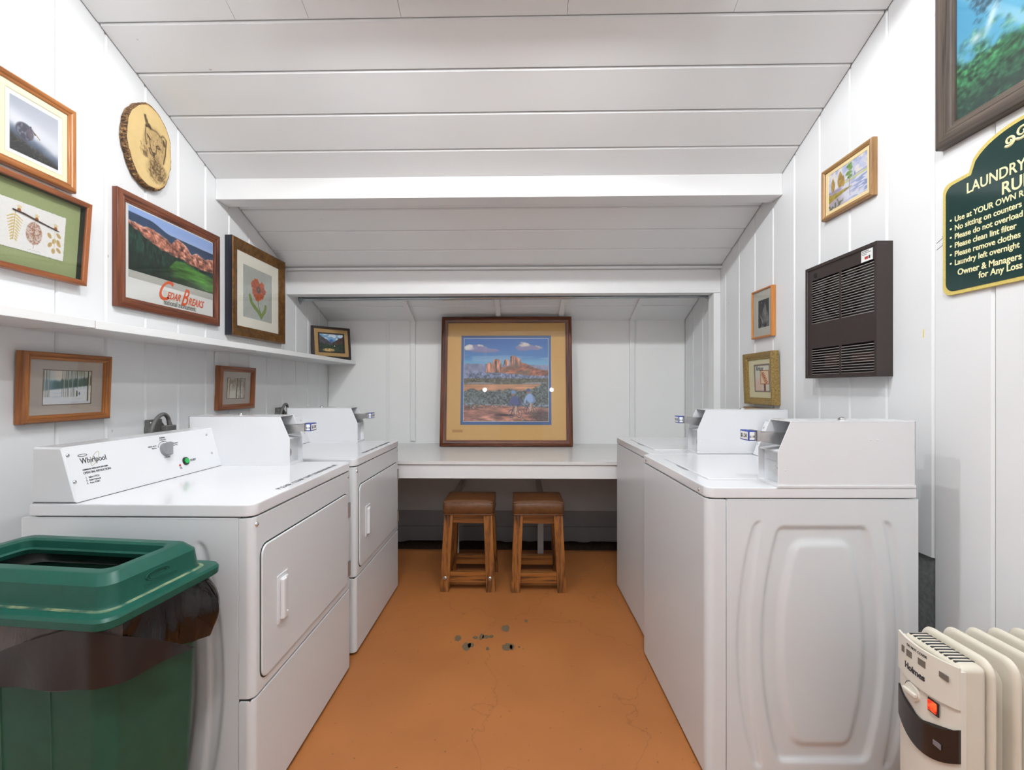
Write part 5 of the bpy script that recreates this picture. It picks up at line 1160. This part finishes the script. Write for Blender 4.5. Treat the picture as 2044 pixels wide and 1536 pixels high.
# ------------------------------------------------------------------ wall heater
e = empty('wall_heater', (XR - 0.001, 1.935, 1.290), basis(*RIGHT_B).to_3x3().to_euler(), 'dark brown recessed electric wall heater with louvred grille', 'wall heater')
w, h, dp = 0.425, 0.505, 0.060
M_slat = plain('lit_slat_metal', srgb(172, 166, 160), 0.3, 0.4, 0.5, 0.1, 40); M_hb = plain('dark_brown_metal', srgb(58, 49, 46), 0.4, 0.2, 0.5, 0.05, 40); M_hi = plain('black_interior', (0.012, 0.011, 0.011, 1), 0.7); M_hs = plain('grey_shroud', (0.035, 0.037, 0.037, 1), 0.5, 0.3)  # slats coloured pale to imitate light catching their front edges
rect_frame('housing', w, h, [(0, 0), (0, dp), (0.012, dp), (0.014, dp - .004), (0.017, dp - .004), (0.017, 0)], [M_hb], e)
mb = MB(); mb.box((-w / 2 + .004, .004, 0.0), (w / 2 - .004, h - .004, 0.012)); mb.build('back_plate', M_hi, e)
zf = dp - 0.005
gr = [(-0.170, 0.247, 0.004, 0.441), (0.024 - .005, 0.247, 0.204, 0.441), (-0.170, 0.010, 0.006, 0.133), (0.020, 0.010, 0.204, 0.133)]
mb = MB()
for lo, hi in (((-0.197, 0.442, zf - .003), (0.197, 0.489, zf)), ((-0.197, 0.134, zf - .003), (0.197, 0.246, zf)), ((-0.197, 0.246, zf - .003), (-0.171, 0.442, zf)), ((-0.197, 0.016, zf - .003), (-0.171, 0.134, zf)), ((0.005, 0.246, zf - .003), (0.0185, 0.442, zf)), ((0.005, 0.016, zf - .003), (0.0185, 0.134, zf))): mb.box(lo, hi)
mb.build('face_panel', M_hb, e)
for i, (x0, y0, x1, y1) in enumerate(((-0.1715, 0.246, 0.0055, 0.4425), (0.018, 0.246, 0.196, 0.4425), (-0.1715, 0.016, 0.0055, 0.1345), (0.018, 0.016, 0.196, 0.1345))):
    mb = MB(); n = 18 if i < 2 else 11; st_ = (y1 - y0) / n
    for k in range(n):
        y = y0 + st_ * k
        mb.prism([(y, zf), (y + .0026, zf), (y + .0012, zf - .008), (y + .0004, zf - .008)], lambda p, t: Vector((t, p[0], p[1])), x0, x1)
    mb.build('louvre_grille', M_slat, e)
mb = MB(); n = 40; lp = []
for z in (0.03,):
    out = [(0.197, 0.445), (0.197, 0.243), (0.0, 0.243), (-0.175, 0.243), (-0.175, 0.445), (0.0, 0.445)]
    cx, cy, R = 0.0, 0.36, 0.125
    a = [Vector((cx + R * math.cos(2 * math.pi * i / n), cy + R * 0.92 * math.sin(2 * math.pi * i / n), 0.036)) for i in range(n)]
    def sq(t):
        c, s = math.cos(t), math.sin(t); k = 1 / max(abs(c) / 0.197, abs(s) / 0.1175); return Vector((c * k, 0.345 + s * k, 0.036))
    b = [sq(2 * math.pi * i / n) for i in range(n)]
    mb.loops([b, a], False)
mb.build('fan_shroud', M_hs, e)
mb = MB()
for i in range(6):
    a = i * math.pi / 3; mb.loops([[Vector((math.cos(a + d) * r, 0.36 + math.sin(a + d) * r, 0.028 + z)) for d, z in ((-.22, -.006), (.22, .006), (.22, .008), (-.22, -.004))] for r in (0.02, 0.1)])
mb.build('fan', M_hs, e)
M_rust = plain('rusty_metal', srgb(74, 54, 44), 0.7)
for lo, hi in (((-0.13, 0.05, 0.014), (-0.05, 0.11, 0.026)), ((0.03, 0.06, 0.014), (0.18, 0.10, 0.022))):
    mb = MB(); mb.box(lo, hi, .002); mb.build('heating_element', M_rust, e)
mb = MB(); mb.box((0.130, 0.444, zf), (0.188, 0.4885, zf + .0008)); lb = mb.build('warning_label', M_paper, e, label='small white warning label')
mb = MB(); mb.box((0.148, 0.452, zf + .0008), (0.165, 0.462, zf + .0011)); mb.build('red_mark', plain('red_print', srgb(176, 50, 44), 0.6), lb)
mb = MB()
for lo, hi in (((0.168, 0.451), (0.176, 0.464)), ((0.134, 0.476), (0.180, 0.478)), ((0.134, 0.482), (0.170, 0.4845)), ((0.134, 0.47), (0.160, 0.472))): mb.box((*lo, zf + .0008), (*hi, zf + .0011))
mb.build('printed_lines', M_ink, lb)
mb = MB(); mb.cyl((-0.148, 0.462, zf - .002), (-0.148, 0.462, zf + .0015), 0.0115, None, 20); mb.cyl((-0.146, 0.464, zf), (-0.146, 0.464, zf + .003), 0.004, None, 12); mb.build('thermostat_hole', M_hi, e)
# ------------------------------------------------------------------ trash bin
e = empty('trash_bin', (-1.075, 1.052, 0.0), (0, 0, math.radians(-5.5)), 'tall green plastic trash bin with open top lid and dark liner', 'trash bin')
def rl3(w, d, r, z, n=8): return [Vector((p[0], p[1], z)) for p in rrect(-w, -d, w, d, r, n)]
dm, nt, N, L, bs = node_mat('dusty_green_plastic')
L.new(ramp(nt, noise(nt, coords(nt), 26, 6, 0.6), [(0.36, (0.010, 0.075, 0.052, 1)), (0.75, srgb(140, 150, 112))]), bs.inputs['Base Color']); bs.inputs['Roughness'].default_value = 0.7
mb = MB()
mb.loops([rl3(w, d, r, z) for w, d, r, z in ((.215, .105, .03, 0.0), (.219, .109, .03, .006), (.236, .119, .033, .40), (.250, .128, .036, .765), (.254, .132, .036, .768), (.254, .132, .036, .778), (.246, .124, .034, .778), (.232, .115, .033, .40), (.212, .102, .03, .012))])
for x in (-0.12, 0.0, 0.12):
    for s in (-1, 1): mb.tube([(x, s * .108, .02), (x, s * .1185, .40), (x, s * .1265, .74)], 0.003, 6)
mb.build('body', M_binbody, e)
mb = MB()
mb.loops([rl3(*a) for a in ((.276, .151, .03, .768), (.282, .157, .034, .772), (.283, .158, .034, .787), (.279, .154, .032, .793), (.258, .133, .03, .7945))], False)
mb.loops([rl3(*a) for a in ((.252, .127, .03, .797), (.249, .124, .03, .803), (.245, .120, .03, .842), (.229, .104, .026, .860), (.224, .099, .026, .862), (.205, .080, .024, .862), (.199, .075, .022, .857), (.197, .073, .02, .840), (.192, .069, .02, .836), (.196, .073, .02, .825), (.24, .115, .03, .80), (.27, .145, .03, .770))], False)
lid = mb.build('lid', M_bin, e, smooth=30)
mb = MB(); mb.loops([rl3(*a) for a in ((.258, .133, .03, .7945), (.2535, .1285, .03, .7952), (.252, .127, .03, .797))], False); mb.build('dusty_ledge', dm, lid)
mb = MB()
for R in (0.030, 0.022): mb.tube([(0.2476, -0.005 + R * math.cos(t), 0.826 + R * 0.36 * math.sin(t)) for t in [2 * math.pi * i / 30 for i in range(28)]], 0.0011, 5)
for k in range(3): mb.tube([(0.2483, -0.04, 0.812 - .0035 * k), (0.2483, 0.045, 0.814 - .0035 * k)], 0.0008, 5)
mb.build('embossed_mark', M_bin, lid)
def bag_mat(name, c, tr, rough=0.16, bump=0.35):
    m, nt, N, L, bs = node_mat(name)
    f = noise(nt, coords(nt), 9, 4, 1.5)
    L.new(ramp(nt, f, [(0.3, tuple(k * .7 for k in c[:3]) + (1,)), (0.7, c)]), bs.inputs['Base Color'])
    bs.inputs['Roughness'].default_value = rough; bs.inputs['Alpha'].default_value = tr
    add_bump(nt, bs, noise(nt, coords(nt, (1, 1, 0.5)), 16, 3, 2.0), bump, 0.012)
    return m
M_bag = bag_mat('grey_bag_film', srgb(84, 74, 70), 0.95); M_flap = bag_mat('brown_bag_film', srgb(30, 19, 16), 0.98, 0.35, 0.06); M_bagd = bag_mat('dark_bag_film', srgb(16, 10, 9), 0.98)
PER = rrect(-.256, -.134, .256, .134, .036, 24); NP = len(PER)
def along(a0, a1, n):
    """points round the body by arc length fraction; 0 = back right corner side."""
    L_ = [0.0]
    for i in range(NP): L_.append(L_[-1] + math.dist(PER[i], PER[(i + 1) % NP]))
    out = []
    for k in range(n + 1):
        s = ((a0 + (a1 - a0) * k / n) % 1.0) * L_[-1]; i = max(j for j in range(NP) if L_[j] <= s + 1e-9); t = (s - L_[i]) / max(1e-9, L_[i + 1] - L_[i])
        p, q = PER[i], PER[(i + 1) % NP]; out.append((p[0] + (q[0] - p[0]) * t, p[1] + (q[1] - p[1]) * t))
    return out
def bag_strip(name, a0, a1, n, hem, off, mat, rows=14, par=None, top=lambda u: .776, dark=None):
    pts = along(a0, a1, n); mb = MB()
    def P(u, v):
        k = min(n, int(round(u * n))); x, y = pts[k]; l = math.hypot(x, y); nx, ny = (x / .256) ** 3, (y / .134) ** 3; nl = math.hypot(nx, ny) + 1e-9; nx /= nl; ny /= nl
        zb = hem(u); zt = top(u); z = zt + (zb - zt) * v
        d = off(u, v); return Vector((x + nx * d, y + ny * d, z))
    mb.grid(P, n, rows)
    o = mb.build(name, mat, par or e, smooth=80, recalc=False)
    if dark:
        for f in o.data.polygons: f.material_index = int(dark((f.index % n) / n))
    return o
# arc fractions: 0 is the right side near the back corner; going to the back, left, front, then the right side
hem = lambda u: .650 + .006 * math.sin(u * 19.4 + 1) - .006 * math.sin(u * 43) - .035 * math.exp(-((u - 1.0) / .05) ** 2) - .035 * math.exp(-(u / .05) ** 2)
off = lambda u, v: .004 + .010 * v + .006 * v * math.sin(u * 61 + v * 4) + .005 * math.sin(v * 7 + u * 30) * v + .034 * (math.exp(-((u - .0) / .03) ** 2) + math.exp(-((u - 1.0) / .03) ** 2)) * math.sin(math.pi * min(1, v * .85 + .05)) + .004 * math.sin(u * 260) * v * math.exp(-((u - .96) / .06) ** 2)
liner = bag_strip('bag_liner', 0.0, 1.0, 220, hem, off, [M_bag, M_bagd], dark=lambda u: u > .865 or u < .2)
hem2 = lambda u: .648 + .012 * u - .03 * max(0, u - .6) / .4 + .07 * max(0, .08 - u) / .08
off2 = lambda u, v: .019 + .006 * v + .003 * math.sin(u * 21) * v + .016 * max(0, u - .5)
bag_strip('bag_flap', 0.675, 0.965, 90, hem2, off2, M_flap, 14, liner, lambda u: .690 + .085 * min(1, u / .5) ** .8 - .142 * max(0, u - .55) / .45)
mb = MB(); mb.loops([rl3(*a) for a in ((.236, .115, .03, .776), (.23, .11, .03, .6), (.20, .09, .03, .25))], False)
mb.bm.faces.new([mb.bm.verts.new(p) for p in rl3(.20, .09, .03, .25)])
mb.build('bag_inside', plain('black_bag_inside', (0.012, 0.011, 0.011, 1), 0.35), liner)

# ------------------------------------------------------------------ oil filled heater
org = (1.16, 1.118, 0.0)
e = empty('oil_heater', org, None, 'ivory oil filled radiator heater with red lit switch', 'space heater')
M_iv = plain('ivory_metal', srgb(214, 206, 190), 0.35, 0, 0.5, 0.03); M_ivp = plain('ivory_plastic', srgb(220, 214, 202), 0.4, 0, 0.5, 0.02); M_brn = plain('dark_brown_plastic', srgb(40, 32, 30), 0.2)
Y0, Y1 = 1.036, 1.199; YC = (Y0 + Y1) / 2; HW = (Y1 - Y0) / 2
def fx(y, o=0.0): return 0.982 - 0.016 * (1 - ((y - YC) / HW) ** 2) - o
mb = MB(); mb.box((0.986, Y0 + .002, 0.055), (1.044, Y1 - .002, 0.622), 0.014, 4); mb.build('housing', M_iv, e, org)
def curved(mb, o0, o1, zlo, zhi, n=18, ya=Y0, yb=Y1):
    ys_ = [ya + (yb - ya) * i / n for i in range(n + 1)]
    a = [[Vector((fx(y, o1), y, zlo(y))) for y in ys_] + [Vector((fx(y, o0), y, zlo(y))) for y in reversed(ys_)], [Vector((fx(y, o1), y, zhi(y))) for y in ys_] + [Vector((fx(y, o0), y, zhi(y))) for y in reversed(ys_)]]
    mb.loops(a)
K = lambda y: 1 - ((y - YC) / HW) ** 2
mb = MB(); curved(mb, -0.012, 0.0, lambda y: .06, lambda y: .612); fa = mb.build('front_fascia', M_ivp, e, org)
mb = MB(); curved(mb, 0.0, 0.005, lambda y: .528 - .006 * K(y), lambda y: .622 - .002 * K(y)); mb.build('upper_panel', M_ivp, fa, org)
mb = MB(); curved(mb, 0.0, 0.005, lambda y: .408 - .034 * K(y), lambda y: .484 - .034 * K(y)); bnd = mb.build('dark_band', M_brn, fa, org, label='dark brown glossy band')
mb = MB(); mb.box((fx(1.078, .0062), 1.066, .415), (fx(1.078, .004), 1.094, .427), 0.0004); mb.build('small_badge', plain('badge_grey', srgb(120, 112, 116), 0.4), fa, org)
mb = MB()
for y, wd, hh in ((1.170, .014, .016), (1.145, .024, .016), (1.112, .02, .016), (1.070, .040, .013)):
    mb.box((fx(y, .0055), y - wd / 2, .588 - hh / 2), (fx(y, .0035), y + wd / 2, .588 + hh / 2))
mb.build('panel_slot', plain('slot_shadow_grey', srgb(112, 104, 94), 0.6), fa, org)
def bend(o, off):
    for v in o.data.vertices: v.co.x = fx(v.co.y + org[1], off + (0.9 - org[0]) - v.co.x) - org[0]
    return o
def htx(b, y, z, s, off, **k): return bend(text(b, s, M_ink, fa, basis(*RIGHT_B, t=(0.9 - org[0], y - org[1], z)), **k), off)
t0 = htx('Holmes', 1.166, .548, .021, .0054, bold=.0006, xs=.95, name='brand_lettering')
merge_into(t0, [htx('DO NOT COVER', 1.158, .605, .0088, .0054, xs=.9)])
mb = MB(); mb.cyl((fx(1.142, .001), 1.142, .499), (fx(1.142, .006), 1.142, .499), .021, .0195, 28); mb.box((fx(1.142, .014), 1.1235, .4945), (fx(1.142, .006), 1.1605, .5035), .002); mb.build('thermostat_dial', M_ivp, fa, org)
mb = MB(); mb.tube([(fx(1.142, .0012), 1.142 + .0235 * math.cos(t), .499 + .0235 * math.sin(t)) for t in [math.radians(-60 + 12 * i) for i in range(18)]], .0007, 5); mb.build('dial_mark', M_ink, fa, org)
mb = MB(); mb.box((fx(1.087, .003), 1.073, .484), (fx(1.087, .0), 1.101, .516), .001); sw = mb.build('switch_bezel', M_black, fa, org)
gm_, nt, N, L, bs = node_mat('glowing_red_switch')
f = ramp(nt, noise(nt, coords(nt), 90, 2), [(0.35, (0.25, 0.004, 0.0, 1)), (0.6, (1.0, 0.12, 0.03, 1))]); L.new(f, bs.inputs['Emission Color']); bs.inputs['Emission Strength'].default_value = 1.1; bs.inputs['Base Color'].default_value = (0.5, 0.03, 0.01, 1)
mb = MB(); mb.box((fx(1.087, .007), 1.076, .489), (fx(1.087, .0025), 1.098, .513), .002); mb.build('power_switch', gm_, sw, org, label='red glowing rocker switch')
mb = MB()
for k in range(11):
    y = 1.181 - .0118 * k; mb.box((0.992, y - .0026, .6205), (1.036, y + .0026, .6226))
mb.build('top_vent', M_gap_shade, e, org)
def fin(x, ti):
    mb = MB(); mid = (1.127, .345); lps = []
    for dx, hw, hh in ((-.0085, .080, .275), (-.008, .0855, .281), (-.004, .0905, .2865), (0, .092, .288), (.004, .0905, .2865), (.008, .0855, .281), (.0085, .080, .275)):
        lps.append([Vector((x + dx, mid[0] + p[0], mid[1] + p[1])) for p in rrect(-hw, -hh, hw, hh, .032, 6)])
    mb.loops(lps)
    for s in (-1, 1):
        lp2 = [[Vector((x + s * d, mid[0] + p[0], mid[1] + p[1])) for p in rrect(-w_, -h_, w_, h_, .028, 6)] for d, w_, h_ in ((.008, .062, .25), (.013, .054, .24), (.0135, .046, .232))]
        mb.loops(lp2)
    return mb.build('radiator_fin', M_iv, e, org, smooth=50)
for k in range(6): fin(1.056 + .0555 * k, k)
mb = MB()
for x in (1.02, 1.30):
    mb.box((x - .012, 1.02, .046), (x + .012, 1.22, .062), .003)
    for y in (1.035, 1.205): mb.cyl((x - .012, y, .024), (x + .012, y, .024), .024, None, 18)
mb.build('caster_foot', M_black, e, org)
# ------------------------------------------------------------------ dryer outlets and plugs
M_obox = plain('grey_outlet_metal', srgb(120, 120, 116), 0.4, 0.5)
o = empty('wall_outlet', (XL, 2.010, 1.055), None, 'grey round dryer outlet on the left wall above the nearer dryer', 'outlet', 'dryer outlets'); og = (XL, 2.010, 1.055)
mb = MB(); mb.cyl((XL + .0005, 2.010, 1.060), (XL + .032, 2.010, 1.060), .041, .038, 28); mb.box((XL + .0005, 1.972, 1.015), (XL + .02, 2.048, 1.105), .003); mb.build('outlet_body', M_obox, o, og)
mb = MB()
for y, z in ((1.985, 1.09), (2.035, 1.09), (2.010, 1.03)): mb.dome((XL + .032 if y == 2.010 else XL + .02, y, z), (1, 0, 0), .005, .003, 10, 2)
mb.build('cover_screw', M_steel, o, og)
p = empty('power_plug', (XL + .032, 2.05, 1.045), None, 'dark grey dryer plug and looped cord above the nearer dryer', 'plug', 'dryer plugs'); pg = (XL + .032, 2.05, 1.045)
mb = MB(); mb.box((XL + .0325, 2.022, 1.030), (XL + .062, 2.082, 1.076), .006, 3); mb.cyl((XL + .047, 2.060, 1.07), (XL + .047, 2.052, 1.092), .011, .009, 14); mb.build('plug_body', M_cord, p, pg)
mb = MB()
cp = [(XL + .047, 2.053, 1.088), (XL + .049, 2.046, 1.106), (XL + .052, 2.030, 1.122), (XL + .055, 2.010, 1.128), (XL + .058, 1.985, 1.122), (XL + .06, 1.960, 1.103), (XL + .06, 1.944, 1.078), (XL + .06, 1.934, 1.045), (XL + .06, 1.928, 0.98), (XL + .06, 1.93, 0.80)]
def cat(P_, n=5):
    out = []
    for i in range(len(P_) - 1):
        p0, p1, p2, p3 = [Vector(P_[max(0, min(len(P_) - 1, j))]) for j in (i - 1, i, i + 1, i + 2)]
        for k in range(n):
            t = k / n; out.append(0.5 * (2 * p1 + (p2 - p0) * t + (2 * p0 - 5 * p1 + 4 * p2 - p3) * t * t + (3 * p1 - p0 - 3 * p2 + p3) * t ** 3))
    return out + [Vector(P_[-1])]
mb.tube(cat(cp), .0085, 12); mb.build('cord', M_cord, p, pg)
for s_, lb in ((o, 'grey round dryer outlet on the left wall behind the far dryer'), (p, 'dark grey dryer plug with looped cord behind the far dryer')):
    c = copy_tree(s_); c.location = Vector(s_.location) + Vector((0, 1.062, 0.006)); c['label'] = lb
# pencilled arrows and a yellow smear on the right wall
WR = bpy.data.objects['wall_right']
mb = MB()
for z0_, z1_ in ((1.728, 1.742), (1.706, 1.718)):
    a, b = Vector((XR - .0006, 1.545, z0_)), Vector((XR - .0006, 1.517, z1_))
    mb.tube([a, b], .0006, 5); mb.tube([b + Vector((0, .009, .003)), b, b + Vector((0, .005, -.008))], .0006, 5)
mb.build('pencil_arrow', M_ink, WR)
mb = MB(); mb.prism([(1.593, 1.42), (1.597, 1.42), (1.5965, 1.45), (1.5935, 1.448)], lambda q, t: Vector((XR - t, q[0], q[1])), 0.0, .0006); mb.build('yellow_smear', plain('yellow_stain', srgb(222, 200, 90), 0.6), WR)
bpy.context.view_layer.update()
